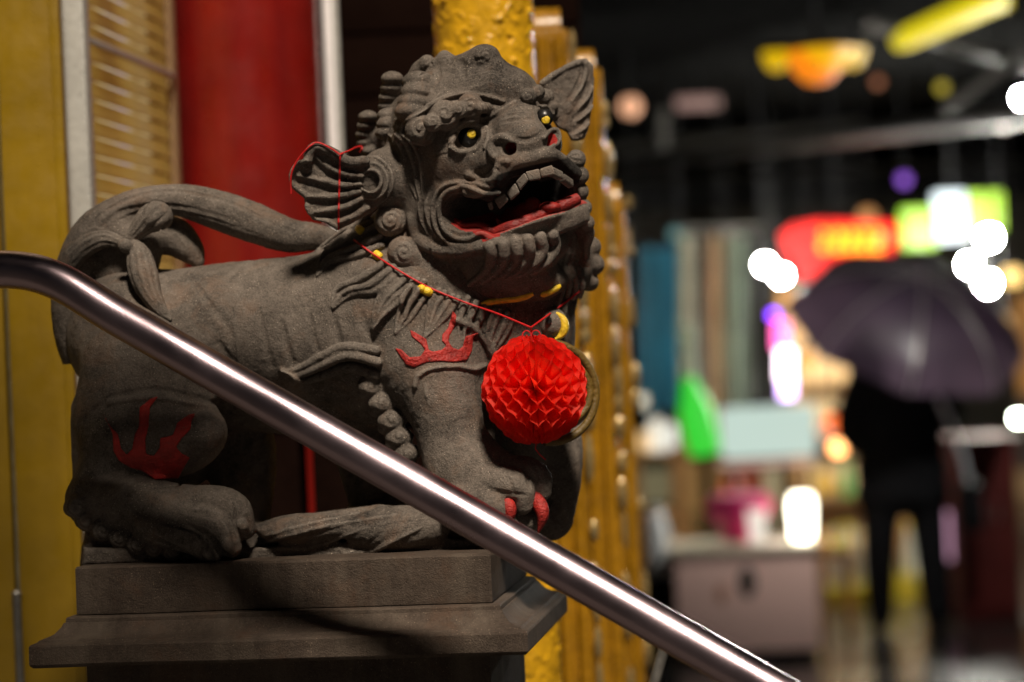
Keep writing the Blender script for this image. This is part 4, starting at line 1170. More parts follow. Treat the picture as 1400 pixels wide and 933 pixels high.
# chin and beard ribbons curling under it
head.tube(np.array([P(655, 356, 3.235), P(690, 353, 3.215), P(725, 345, 3.215), P(752, 334, 3.235)]), [0.024, 0.029, 0.029, 0.024], 0.008)
head.ell(P(700, 385, 3.27), (0.075, 0.06, 0.035), None, 0.02)
for i in range(6):
    x = 666 + i * 17; y = 337 - i * 3.2
    head.draw([(x + 4, y), (x + 6, y + 14), (x + 3, y + 27), (x - 8, y + 40), (x - 24, y + 52)], 8.8, 0.2, 0.001, 'add', (0.95, 0.4))
for i in range(7):
    x = 657.5 + i * 17; y = 339 - i * 3.2
    head.groove([(x + 4, y), (x + 6, y + 14), (x + 3, y + 27), (x - 7, y + 38)], 1.2, 0.001, (0.8, 0.4))
# long wavy strands hanging at the front of the beard
for i in range(4):
    x = 760 + i * 9; s = 52 + i * 9
    pts = [Hs(x, 318 - i * 3, s), Hs(x + 6, 340, s), Hs(x + 2, 362, s), Hs(x + 10, 386, s), Hs(x + 6, 412 - i * 2, s)]
    head.tube(spline(pts, 18), np.linspace(0.0070, 0.0035, 18), 0.0012)
for i in range(3):
    pts = [Hs(786 + i * 6, 296 + i * 6, 74), Hs(796 + i * 5, 318, 78), Hs(792 + i * 5, 340, 80), Hs(797 + i * 3, 362, 80)]
    head.tube(spline(pts, 14), np.linspace(0.0085, 0.004, 14), 0.0015)
# far cheek curls beyond the mouth
head.ell(Hs(780, 262, 74), (0.013, 0.03, 0.05), None, 0.01)
for x, y, r in ((792, 218, 13), (797, 240, 12), (797, 262, 12), (801, 284, 12), (806, 305, 11)):
    head.ell(Hs(x - 4, y, 70), (r * 0.001, r * 0.001, r * 0.001), None, 0.003)
for a in ((768, 205), (772, 212)):
    head.groove([(a[0], a[1] - 4), (a[0] + 10, a[1] + 6), (a[0] + 24, a[1] + 8)], 1.6, 0.002)

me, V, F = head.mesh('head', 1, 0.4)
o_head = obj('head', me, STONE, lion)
# red paint: mouth lining, nostril, ear hole
L3 = (V - HC) @ HR * 1000
pd = poly2d(mp, L3[:, 0], L3[:, 2])
nrm = np.empty(len(V) * 3, np.float32); me.vertices.foreach_get('normal', nrm); nrm = nrm.reshape(-1, 3)
nl = nrm @ HR
ppx, ppy = proj(V[:, 0], V[:, 1], V[:, 2])
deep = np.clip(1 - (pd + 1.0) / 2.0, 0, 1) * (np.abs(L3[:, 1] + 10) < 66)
lowlip = ((pd < 5) & (nl[:, 2] > 0.25) & (L3[:, 2] < -84) & (L3[:, 1] > -80) & (L3[:, 1] < 60)).astype(float)
corner = ((pd < 2.0) & (L3[:, 2] < -84) & (L3[:, 1] < -40) & (L3[:, 1] > -84)).astype(float)
edge = ((pd < 1.5) & (pd > -2) & (nl[:, 2] < -0.2) & (L3[:, 0] > 60)).astype(float) * (np.abs(L3[:, 1]) < 60)
red = np.maximum(lowlip, corner)
for (x, y), r in (((697, 203), 9), ((752, 192), 10), ((502, 254), 9)):
    yy = head.hit(x, y)[0]
    red = np.maximum(red, 0.9 * (np.hypot(ppx - x, ppy - y) < r) * (np.abs(V[:, 1] - yy) < 0.012))
mouth_shade = np.clip(deep - red, 0, 1)  # shade of the mouth cavity, put into its colour
for nm, arr in (('paint', red), ('mouth_shade', mouth_shade)):
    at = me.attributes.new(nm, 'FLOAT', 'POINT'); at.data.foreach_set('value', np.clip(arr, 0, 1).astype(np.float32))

# eyes
def ball(cen, r, seg=24):
    m = MB(); m.lathe([(max(1e-5, r * math.sin(math.pi * i / 14)), -r * math.cos(math.pi * i / 14)) for i in range(15)], cen, seg, None, False)
    return m
for nm, cen, r, g, gr in (('eyeball', EYE_C, 0.0175, P(644.5, 183.5, EYE_C[1] - 0.0165), 0.0062), ('eyeball', EYE_F, 0.0120, P(746, 164, EYE_F[1] - 0.0105), 0.0058)):
    e = ball(cen, r).build(nm, BLACK_PAINT, o_head)
    p = ball(g, gr, 12).build('pupil', GOLD_PAINT, e)
    for v in p.data.vertices: v.co.y = g[1] + (v.co.y - g[1]) * 0.35
# upper teeth
def tooth(quad, s0, s1, name='tooth', th=0.012):
    cq = np.mean(np.array(quad), axis=0); quad = [tuple(cq + 1.03 * (np.array(p) - cq)) for p in quad]
    a = [Hs(x, y, s0 + (s1 - s0) * t) - HF * 0.0 for (x, y), t in zip(quad, (0, 1, 1, 0))]
    cen = sum(a) / 4
    bm = bmesh.new()
    back = -HF * th * 0.6 + HS * th * (0.5 if s0 < 0 else -0.5)
    vs = [bm.verts.new(Vector(p)) for p in a] + [bm.verts.new(Vector(p + back)) for p in a]
    for f in ((0, 1, 2, 3), (7, 6, 5, 4), (0, 4, 5, 1), (1, 5, 6, 2), (2, 6, 7, 3), (3, 7, 4, 0)): bm.faces.new([vs[i] for i in f])
    bmesh.ops.bevel(bm, geom=bm.edges[:], offset=0.0022, segments=3, affect='EDGES', profile=0.5)
    m = MB(); m.bm.free(); m.bm = bm
    return m.build(name, STONE, o_head, True, 60)
tooth(c('m', (555, 420), (640, 370), (672, 430), (600, 500)), -52, -49)
tooth(c('m', (655, 365), (725, 292), (762, 370), (690, 432)), -49, -45)
tooth(c('m', (730, 285), (800, 210), (832, 270), (765, 352)), -45, -40)
tooth(c('m', (806, 205), (915, 180), (928, 262), (835, 276)), -34, -22)
tooth(c('m', (920, 182), (1020, 150), (1040, 225), (932, 250)), -20, -6)
tooth(c('m', (1030, 160), (1110, 200), (1120, 262), (1042, 226)), 0, 16)
tooth(c('m', (1120, 215), (1190, 262), (1200, 325), (1125, 270)), 20, 36)
tooth(c('m', (502, 455), (540, 440), (552, 500), (520, 512)), -54, -52, 'tooth', 0.008)
# red lower gum inside the lip
gq = spline(np.array([Hs(619, 299, -74), Hs(634, 308, -74), Hs(656, 308, -66), Hs(676, 317, -56), Hs(700, 310, -44), Hs(725, 300, -22), Hs(755, 287, 8), Hs(790, 272, 48)]), 40)
m = MB(); m.tube([Vector(p) for p in gq], np.interp(np.linspace(0, 1, 40), [0, 0.3, 0.5, 1], [0.003, 0.005, 0.0085, 0.008]), 10); m.build('lower_gum', RED_PAINT, o_head)
# lower fang and tongue
m = MB(); q = [Hs(688, 316, -46), Hs(684, 308, -46), Hs(679, 299, -47)]
m.tube(q, [0.007, 0.005, 0.0015], 8).build('fang', RED_PAINT, o_head)
tv = Vol(H(60, 0, -95) - 0.09, H(60, 0, -95) + 0.09, 0.002)
tv.tube(np.array([H(5, 0, -116), H(50, 0, -115), H(80, 0, -108), H(95, 2, -98)]), [0.024, 0.024, 0.020, 0.012], 0.006)
tv.ell(Hs(752, 284, 6), (0.015, 0.016, 0.008), None, 0.006)
tv.tube(np.array([H(20, 0, -70), H(70, 0, -68), H(95, 0, -66)]), [0.005, 0.004, 0.002], 0.006, 'sub')
obj('tongue', tv.mesh('tongue')[0], RED_PAINT, o_head)

# ------------------------------------------------------------------ ears
near_out = [(500, 219), (482, 216), (465, 212), (447, 201), (433, 196), (421, 203), (417, 216), (403, 223), (394, 239), (398, 257), (416, 271), (418, 288), (428, 301), (446, 304), (461, 315), (483, 304), (507, 292), (522, 280), (525, 240)]
ear = Vol(P(388, 322, 3.3) - [0, 0.18, 0], P(535, 188, 3.3) + [0, 0.04, 0], 0.0015)
ear.poly(near_out, 3.215, 3.240, 0.004, 'add', 0.010, lambda px, py: np.clip(500 - px, 0, 200) * -0.00012 + np.clip(py - 250, -60, 80) * 0.00025)
ear.draw([(498, 222), (478, 222), (460, 214), (445, 205), (432, 201), (424, 208), (422, 218)], 7, 0.5, 0.004)
ear.draw([(420, 219), (406, 226), (399, 240), (403, 254), (419, 268), (422, 286), (432, 297), (447, 300), (462, 310)], 3.6, 0.5, 0.003)
for pts in ([(494, 240), (470, 236), (446, 226), (430, 212)], [(492, 252), (468, 252), (440, 246), (408, 240)], [(492, 262), (470, 266), (446, 268), (422, 268)], [(494, 272), (474, 281), (452, 286), (428, 290)], [(502, 284), (482, 295), (464, 303)]):
    ear.groove([(a + 0, b + 7) for a, b in pts], 4.6, 0.007, (0.5, 0.5))
    ear.draw(pts, 4.6, 0.55, 0.003, 'add', (0.7, 0.4))
obj('ear', ear.mesh('ear', 1, 0.8)[0], STONE, o_head)

far_out = [(742, 112), (760, 98), (782, 86), (801, 82), (810, 89), (812, 111), (810, 146), (804, 177), (799, 190), (783, 195), (774, 180), (762, 175), (745, 150)]
fear = Vol(P(735, 202, 3.45) - [0.01, 0.16, 0], P(818, 76, 3.45) + [0, 0.06, 0.01], 0.0015)
fear.poly(far_out, 3.335, 3.365, 0.004, 'add', 0.008, lambda px, py: (px - 770) * 0.0006)
fear.draw([(742, 114), (760, 101), (782, 89), (799, 85)], 4, 0.3, 0.004)
for pts in ([(801, 86), (800, 104), (793, 122), (782, 138)], [(809, 120), (802, 136), (790, 150)], [(809, 145), (800, 158), (788, 166)], [(804, 168), (796, 178), (786, 184)]):
    fear.groove([(a - 4, b - 3) for a, b in pts], 4.5, 0.005, (0.6, 0.3))
    fear.draw(pts, 3.4, 0.5, 0.003, 'add', (0.8, 0.3))
obj('ear', fear.mesh('ear', 1, 0.8)[0], STONE, o_head)

# ------------------------------------------------------------------ pedestal
PA = math.radians(7.5)
PX = Vector((math.cos(PA), -math.sin(PA), 0)); PY = Vector((math.sin(PA), math.cos(PA), 0))
PO = Vector((-0.643, 3.135, 0)); PLEN = 0.652; PDEP = 0.46
ped = thing('stone_pedestal', PO + PX * PLEN / 2 + PY * PDEP / 2 + Vector((0, 0, 0.45)), 'dark brown stone pedestal with a moulded ledge carrying the lion', 'pedestal')
def loft(rows, name, mat):
    bm = bmesh.new(); rings = []
    n = 24
    for ins, z in rows:
        cs = [(ins, ins), (PLEN - ins, ins), (PLEN - ins, PDEP - ins), (ins, PDEP - ins)]
        ring = []
        for i in range(4):
            a, b = cs[i], cs[(i + 1) % 4]
            for j in range(n):
                t = j / n
                p = PO + PX * (a[0] + (b[0] - a[0]) * t) + PY * (a[1] + (b[1] - a[1]) * t)
                w = 0.00025 * math.sin(17 * p.x + z * 60) + 0.0002 * math.sin(31 * p.x + 50 * p.y)     # hand-dressed, not quite straight
                ring.append(bm.verts.new((p.x + w, p.y + w, z + w)))
        rings.append(ring)
    for a, b in zip(rings, rings[1:]):
        for j in range(4 * n): bm.faces.new((a[j], a[(j + 1) % (4 * n)], b[(j + 1) % (4 * n)], b[j]))
    bm.faces.new(rings[0][::-1]); bm.faces.new(rings[-1])
    m = MB(); m.bm.free(); m.bm = bm
    return m.build(name, mat, ped, True, 25)
loft([(0.062, 0.452), (0.062, 0.70), (0.058, 0.72), (0.058, 1.206)], 'shaft', PED_STONE)
loft([(0.004, 1.2085), (0.001, 1.2115), (0.0, 1.2135), (0.0, 1.236), (0.0015, 1.2385), (0.008, 1.2405), (0.0105, 1.2430), (0.018, 1.2445), (0.026, 1.249), (0.033, 1.2565), (0.036, 1.262), (0.038, 1.2625), (0.0385, 1.2675), (0.040, 1.269), (0.049, 1.270), (0.06, 1.2705)], 'ledge', PED_STONE)
loft([(0.0505, 1.2715), (0.050, 1.274), (0.050, 1.331), (0.0515, 1.3335)], 'block', PED_STONE)

# ------------------------------------------------------------------ handrail
STEEL, nt, b = material('brushed_steel')
L = nt.links.new
tc = node(nt, 'ShaderNodeTexCoord')
mp_ = node(nt, 'ShaderNodeMapping'); mp_.inputs['Scale'].default_value = (1, 1, 1)
ns = node(nt, 'ShaderNodeTexNoise', ins={'Scale': 500.0, 'Detail': 3.0}); L(tc.outputs['Object'], ns.inputs['Vector'])
nb = node(nt, 'ShaderNodeTexNoise', ins={'Scale': 9.0, 'Detail': 7.0, 'Roughness': 0.6}); L(tc.outputs['Object'], nb.inputs['Vector'])
b.inputs['Base Color'].default_value = (0.42, 0.33, 0.37, 1); b.inputs['Metallic'].default_value = 1.0
rg = node(nt, 'ShaderNodeMapRange', ins={'From Min': 0.35, 'From Max': 0.65, 'To Min': 0.26, 'To Max': 0.40}); L(nb.outputs['Fac'], rg.inputs[0]); L(rg.outputs[0], b.inputs['Roughness'])
bp = node(nt, 'ShaderNodeBump', ins={'Strength': 0.22, 'Distance': 0.0008}); L(ns.outputs['Fac'], bp.inputs['Height']); L(bp.outputs[0], b.inputs['Normal'])
def ry(px): return 3.05 - 0.00022 * px
rail_px = [(-420, 368), (-200, 368), (-60, 368), (0, 368.5), (22, 369.5), (45, 373), (68, 380), (92, 391), (120, 408), (150, 427), (197, 454), (400, 569.5), (600, 683), (850, 826), (1150, 997), (1400, 1139), (1640, 1276)]
rp = [P(a, b_, ry(a)) for a, b_ in rail_px]
rail = thing('handrail', (rp[0][0], rp[0][1], 0.45), 'polished steel tube handrail sloping down in front of the lion', 'handrail')
pts = [Vector(p) for p in rp]
fine = [Vector(p) for p in spline(np.array([list(p) for p in pts[2:13]]), 90)]
m = MB(); m.tube(pts[:2] + fine + pts[13:], 0.024, 40); m.build('rail', STEEL, rail)
e = pts[-1]
m = MB(); m.tube([e, e + Vector((0.05, 0, -0.03)), e + Vector((0.075, 0, -0.09)), (e.x + 0.08, e.y, 0.002)], 0.024, 24); m.build('post', STEEL, rail)
a0 = pts[0]
m = MB(); m.tube([(a0.x + 0.05, a0.y, 0.452), (a0.x + 0.05, a0.y, a0.z - 0.02)], 0.021, 24); m.build('post', STEEL, rail)
# slim second stay seen under the rail
q0 = P(915, 862, 3.45); q1 = P(880, 985, 3.45)
stay = thing('railing_stay', (q1[0], q1[1], 0.15), 'slim grey metal stay slanting down below the steel handrail', 'stay')
m = MB(); d = Vector(q1) - Vector(q0); d *= (q0[2] - 0.16) / (q0[2] - q1[2]); m.tube([Vector(q0), Vector(q0) + d], 0.008, 12); m.build('bar', IRON, stay)
m = MB(); pe = Vector(q0) + d; m.lathe([(0.03, 0), (0.03, 0.006), (0.012, 0.012)], (pe.x, pe.y, 0.152), 16); m.build('foot_plate', IRON, stay)

# ------------------------------------------------------------------ honeycomb paper ball on its red cord
PAPER, nt, b = material('red_tissue')
b.inputs['Base Color'].default_value = (0.95, 0.030, 0.014, 1); b.inputs['Roughness'].default_value = 0.6
L = nt.links.new
tcp = node(nt, 'ShaderNodeTexCoord'); npp = node(nt, 'ShaderNodeTexNoise', ins={'Scale': 40.0, 'Detail': 4.0}); L(tcp.outputs['Object'], npp.inputs['Vector'])
rpp = ramp(nt, npp.outputs['Fac'], [(0.3, (0.80, 0.018, 0.010)), (0.55, (1.0, 0.045, 0.022)), (0.75, (1.0, 0.11, 0.07))]); L(rpp.outputs[0], b.inputs['Base Color'])
tr = node(nt, 'ShaderNodeBsdfTranslucent'); tr.inputs[0].default_value = (1.0, 0.05, 0.02, 1)
mx = node(nt, 'ShaderNodeMixShader', ins={0: 0.62}); L(b.outputs[0], mx.inputs[1]); L(tr.outputs[0], mx.inputs[2])
L(mx.outputs[0], nt.nodes['Material Output'].inputs[0])
BC = P(731, 533, 3.165); BR = 72 * 3.165 / FPX
pb = thing('paper_ball', BC, 'bright red honeycomb tissue paper ball hanging on the lion\'s chest', 'decoration')
NS, NP, NR, KC = 38, 110, 5, 15
Vp = []; Fp = []
for i in range(NS):
    lam0 = 2 * math.pi * i / NS; sg = 1 if i % 2 == 0 else -1
    base = len(Vp)
    for a in range(NP + 1):
        phi = -math.pi / 2 + math.pi * a / NP
        wob = 1 + 0.012 * math.sin(5 * phi + i) + 0.02 * math.sin(2.3 * i)
        for r_ in range(NR + 1):
            q = r_ / NR
            lam = lam0 + 0.018 * math.sin(9.7 * i + 6 * phi) * q + 0.012 * math.sin(3.1 * i - 11 * phi) + sg * (math.pi / NS) * 0.97 * math.sin(KC * phi) * min(1.0, 0.35 + q)
            scal = 1 - 0.02 * (1 - abs(math.sin(KC * phi))) * q + 0.015 * math.sin(7.1 * i + a * 0.3)
            R = BR * q * scal * wob * (0.999 if abs(phi) < 1.4 else 0.97)
            Vp.append((BC[0] + R * math.cos(phi) * math.cos(lam + 0.05), BC[1] + R * math.cos(phi) * math.sin(lam + 0.05), BC[2] + 1.03 * R * math.sin(phi)))
    for a in range(NP):
        for r_ in range(NR):
            p0 = base + a * (NR + 1) + r_
            Fp.append((p0, p0 + 1, p0 + NR + 2, p0 + NR + 1))
tissue = obj('tissue_cells', raw_mesh('tissue_cells', Vp, Fp), PAPER, pb)
CORD = paint('red_cord', (0.55, 0.010, 0.012), 0.5, 0.2, 200, 0.05, 500)
def surf(px, py):
    a = np.stack([body.hit(px, py), head.hit(px, py), ear.hit(px, py)])
    return np.nanmin(np.where(np.isnan(a), 9, a), axis=0)
knot = P(726, 450, 3.150)
m = MB(); m.tube([knot, P(727, 456, 3.155), P(729, 462, 3.163)], 0.0014, 8)
for s in (-1, 1):
    a = np.linspace(0, 2 * math.pi, 16)
    m2 = MB(); m2.tube([Vector(knot) + Vector((s * 0.006 + 0.006 * math.cos(t), -0.002, -0.010 + 0.008 * math.sin(t))) for t in a], 0.0009, 6); m2.build('bow_loop', CORD, pb)
m.build('hanging_loop', CORD, pb)
m = MB(); m.tube([P(734, 600, 3.165), P(732, 614, 3.166), P(738, 622, 3.166), P(746, 629, 3.168)], 0.0009, 6); m.build('thread_end', CORD, pb)
cord = thing('red_string', knot, 'thin red cord looped over the lion\'s ear and strung across its chest', 'string')
def cordline(px, lift, name, ends=None):
    q = spline(np.asarray(px, float), 40)
    y = surf(q[:, 0], q[:, 1])
    bad = y > 5
    if bad.any() and (~bad).any(): y = np.interp(np.arange(len(y)), np.nonzero(~bad)[0], y[~bad])
    for _ in range(6):
        y = np.minimum(y, np.convolve(np.pad(y, 1, 'edge'), [0.3, 0.4, 0.3], 'valid'))     # taut: never sinks into the stone
    if ends is not None: y = np.minimum(y, np.interp(np.linspace(0, 1, 40), [0, 1], ends))
    m = MB(); m.tube([Vector(P(a[0], a[1], t - lift)) for a, t in zip(q, y)], 0.0013, 8)
    return m.build(name, CORD, cord)
cordline([(484, 328), (508, 346), (545, 370), (586, 393), (634, 413), (680, 429), (726, 448)], 0.002, 'strand', (3.4, 3.15))
cordline([(726, 448), (748, 432), (770, 416), (792, 399)], 0.002, 'strand', (3.15, 3.4))
cordline([(398, 265), (398, 240), (407, 219), (424, 200), (435, 195.5), (452, 203), (465, 212)], 0.003, 'strand')
cordline([(465, 211), (464, 250), (463, 290), (462.5, 314)], 0.002, 'strand')
cordline([(465, 211), (478, 206), (486, 202), (493, 200.5), (495, 203), (492, 208)], 0.003, 'strand')

# ------------------------------------------------------------------ collar, bell and medallion, parts of the statue
def band(pts, r, name, mat):
    q = spline(np.asarray(pts, float), 24)
    y = surf(q[:, 0], q[:, 1]); y = np.where(y > 5, np.nan, y)
    ok = ~np.isnan(y); y = np.interp(np.arange(24), np.nonzero(ok)[0], y[ok])
    for _ in range(3): y = np.convolve(np.pad(y, 1, 'edge'), [0.25, 0.5, 0.25], 'valid')
    t = np.linspace(0, 1, 24); rr = r * 0.001 * np.interp(t, [0, 0.12, 0.85, 1], [0.4, 1, 1, 0.6])
    m = MB(); m.tube([Vector(P(a[0], a[1], b_ - 0.001)) for a, b_ in zip(q, y)], rr, 10)
    return m.build(name, mat, lion)
band([(658, 415), (685, 411), (710, 408), (729, 402)], 4.6, 'collar_band', GOLD_PAINT)
band([(739, 404), (752, 399), (766, 391)], 4.6, 'collar_band', GOLD_PAINT)
for pts in ([(489, 312), (496, 318)], [(510, 345), (521, 353)], [(574, 394), (589, 401)]):
    band(pts, 6.0, 'collar_bead', GOLD_PAINT)
by = float(surf(np.array([752.0]), np.array([442.0]))[0])
by = by if by < 5 else 3.2
bell = ball(P(754, 442, by + 0.004), 0.0215).build('bell', STONE, lion)
m = MB(); a = np.linspace(-1.2, 1.25, 16)
m.tube([Vector(P(753 + 19 * math.cos(t), 446 + 19 * math.sin(t), by - 0.010)) for t in a], [0.002 + 0.0042 * math.sin(math.pi * i / 15) for i in range(16)], 10)
m.build('bell_rim', GOLD_PAINT, bell)
m = MB(); pc = P(750, 438, by - 0.0172); m.lathe([(0.0045, 0), (0.0045, 0.003)], pc, 12, Matrix.Rotation(math.radians(90), 3, 'X')); m.build('clapper_hole', BLACK_PAINT, bell)
# medallion on the chest side
mc = Vector(P(752, 537, 3.235)); fx = Vector((0.92, 0.36, 0)).normalized(); fz = Vector((-0.02, 0.0, 1)); fn = fx.cross(fz).normalized()
def ring(cen, R, r, name, mat, par, a0=0.0, a1=2 * math.pi, sq=1.0):
    m = MB(); n = 48; a = np.linspace(a0, a1, n)
    m.tube([cen + fx * (R * math.cos(t)) + fz * (R * sq * math.sin(t)) for t in a], r, 12, abs(a1 - a0) < 6.2)
    return m.build(name, mat, par)
OLIVE = paint('old_gold', (0.13, 0.08, 0.014), 0.5, 0.4, 40, 0.08, 200)
m = MB(); R3 = Matrix((fx, fz, fn)).transposed()
m.lathe([(0.060, -0.055), (0.066, -0.012), (0.062, 0.0), (0.045, -0.006), (0.001, -0.008)], mc, 48, R3); md = m.build('medallion', STONE, lion)
ring(mc, 0.0665, 0.0055, 'medallion_rim', OLIVE, md, -1.75, 1.7)
ring(mc + fx * 0.018, 0.040, 0.0055, 'medallion_rim', OLIVE, md, -1.8, 1.8)

# ------------------------------------------------------------------ night market beyond, under a dark roof
def pb_(x0, y0, x1, y1, d, th):
    """box whose front face covers the photo rectangle at depth d"""
    a = P(x0, y1, d); b = P(x1, y0, d)
    return (min(a[0], b[0]), d, min(a[2], b[2])), (max(a[0], b[0]), d + th, max(a[2], b[2]))
def pbox(name, r, d, th, mat, parent=None, bev=0.01):
    lo, hi = pb_(*r, d, th)
    m = MB(); m.box(lo, hi, bev); return m.build(name, mat, parent)
ROOFM = paint('roof_sheet', (0.006, 0.006, 0.006), 0.7, 0.4, 1.0, 0.05, 10)
BEAMM = paint('painted_beam', (0.022, 0.020, 0.017), 0.5, 0.3, 3.0, 0.03, 20)
BLACKM = paint('black_plastic', (0.008, 0.008, 0.009), 0.6, 0.3, 5, 0.02, 40, spec=0.15)
ROOFM.node_tree.nodes['Principled BSDF'].inputs['Specular IOR Level'].default_value = 0.0
# canopy roof
rf = thing('market_roof', (4.0, 14.0, 0.0), 'dark corrugated roof over the market with steel beams', 'roof')
m = MB(); n = 140; bm = m.bm; prev = None
for i in range(n + 1):
    x = -4.0 + 14.0 * i / n; z = 3.30 + (0.03 if i % 2 else 0)
    cur = (bm.verts.new((x, 6.3, z)), bm.verts.new((x, 34, z)), bm.verts.new((x, 34, z + 0.02)), bm.verts.new((x, 6.3, z + 0.02)))
    if prev:
        bm.faces.new((prev[0], prev[1], cur[1], cur[0])); bm.faces.new((prev[3], cur[3], cur[2], prev[2])); bm.faces.new((prev[0], cur[0], cur[3], prev[3]))
    prev = cur
m.build('roof_sheet', ROOFM, rf)
for (xa, ya, da), (xb, yb, db), r in (((850, 222, 16.5), (1440, 152, 12.2), 0.055), ((820, 205, 18), (1180, 170, 17), 0.04), ((1180, 30, 11.8), (1440, 95, 12.6), 0.03), ((1290, 150, 12.4), (1420, 60, 12.0), 0.03),
                                     ((905, 150, 16.8), (905, 215, 16.8), 0.05)):
    m = MB(); m.tube([P(xa, ya, da), P(xb, yb, db)], r, 10); m.build('beam', BEAMM, rf)
for x in (1.05, 4.6, 8.8):
    for y in (9.0, 19.5, 30.0):
        if x == 4.6 and y < 19: continue
        if x == 1.05 and y < 10: continue
        m = MB(); m.tube([(x + (1.2 if x < 2 else 0), y, 0.002), (x + (1.2 if x < 2 else 0), y, 3.3)], 0.05, 10); m.build('roof_post', ROOFM, rf)
fa = thing('shop_fascia', (4, 20, 2.4), 'long unlit black fascia board hung across the market lane', 'board')
pbox('board', (830, 222, 1480, 292), 19.0, 0.12, paint('fascia_black', (0.006, 0.006, 0.006), 0.9, spec=0.0), fa, 0.01)
for x in (900, 1100, 1300):
    m = MB(); a = P(x, 224, 19.03); m.tube([a, (a[0], a[1], 3.31)], 0.015, 8); m.build('hanger', BLACKM, fa)
bk = thing('shop_building', (5, 23, 0), 'dim shop fronts closing off the far end of the lane', 'building')
m = MB(); m.box((0.0, 23.0, 0.004), (12.0, 23.3, 3.2), 0.02); m.build('wall', paint('far_wall', (0.035, 0.028, 0.018), 0.9, 0.6, 0.8, 0.03, 5), bk)
for i, (r, col) in enumerate((((1120, 300, 1230, 560), (0.16, 0.12, 0.06)), ((1395, 420, 1460, 700), (0.1, 0.07, 0.05)), ((1000, 640, 1130, 760), (0.12, 0.05, 0.03)))):
    pbox('shutter', r, 22.9, 0.08, paint('shutter%d' % i, col, 0.5), bk)

for r, col, st in (((935, 560, 985, 745), (0.55, 0.30, 0.10), 0.35), ((1050, 640, 1082, 745), (0.75, 0.62, 0.35), 0.5), ((1392, 400, 1450, 540), (0.8, 0.35, 0.08), 0.35), ((1004, 642, 1042, 700), (0.45, 0.10, 0.05), 0.4),
                   ((868, 640, 925, 690), (0.35, 0.30, 0.16), 0.4), ((1398, 640, 1470, 760), (0.5, 0.30, 0.12), 0.3), ((940, 440, 1040, 545), (0.34, 0.36, 0.26), 0.4)):
    pbox('added_glow_panel', r, 22.85, 0.12, lit('far_glow', col, st), bk)  # added glowing panels that fill dark gaps at the lane's far end
# lit lamps
def bulb(px, py, d, rpx, col, strength, label, cat='lamp', name='bulb_lamp', group=None, cord_to=3.3):
    c0 = Vector(P(px, py, d)); r = rpx * d / FPX
    t = thing(name, c0, label, cat, group)
    mm = MB(); mm.lathe([(max(1e-4, r * math.sin(math.pi * i / 10)), -r * math.cos(math.pi * i / 10)) for i in range(11)], c0, 16, None, False)
    mm.build('bulb', lit(name + '_glow', col, strength), t)
    mm = MB(); mm.lathe([(r * 0.55, r * 0.8), (r * 0.5, r * 1.4), (0.004, r * 1.5)], c0, 12); mm.build('socket', BLACKM, t)
    if cord_to:
        mm = MB(); mm.tube([c0 + Vector((0, 0, r * 1.45)), (c0.x, c0.y, cord_to)], 0.006, 6); mm.build('flex', BLACKM, t)
    return t
WHT = (1.0, 0.97, 0.90)
bulb(1046, 362, 14.0, 9, WHT, 420, 'higher of two bare white bulbs hanging beside the red sign', group='white bulbs by the red sign')
bulb(1068, 377, 14.0, 9, WHT, 420, 'lower of two bare white bulbs hanging beside the red sign', group='white bulbs by the red sign')
for x, y, r, lb in ((1352, 325, 11, 'highest bare white bulb of the cluster under the lime green sign'), (1326, 362, 10, 'middle bare white bulb of the cluster, closest to the red sign'), (1350, 388, 11, 'lowest bare white bulb of the cluster, nearly touching the umbrella')):
    bulb(x, y, 14.6, r, (1.0, 0.98, 0.86), 2000, lb, group='white bulbs over the umbrella')
bulb(1398, 134, 10.9, 9, WHT, 4600, 'bare white bulb hanging high beneath the roof beams')
bulb(1392, 572, 13.5, 7, (0.9, 1.0, 0.8), 60, 'small greenish white bulb over the dark red cabinet')
bulb(1384, 378, 15.5, 13, (1.0, 0.62, 0.18), 3.0, 'amber bulb beside the white bulb cluster')
bulb(1058, 431, 14.2, 6, (0.22, 0.03, 1.0), 9, 'small violet bulb above the pink tube light')
bulb(1102, 492, 14.6, 14, (1.0, 0.42, 0.06), 1.0, 'dim orange bulb beside the pink tube light')
bulb(1142, 578, 13.2, 14, (1.0, 0.16, 0.03), 2.0, 'red orange bulb next to the pale light box')
bulb(1146, 612, 13.2, 11, (1.0, 0.42, 0.14), 7, 'peach coloured bulb below the red orange bulb', cord_to=None)
bulb(862, 146, 14.0, 14, (1.0, 0.50, 0.28), 1.3, 'dim peach bulb hanging under the roof near the gilded posts')
bulb(1305, 866, 13.4, 9, (1.0, 0.55, 0.30), 1.6, 'small warm lamp low down by the dark red cabinet', cord_to=None)
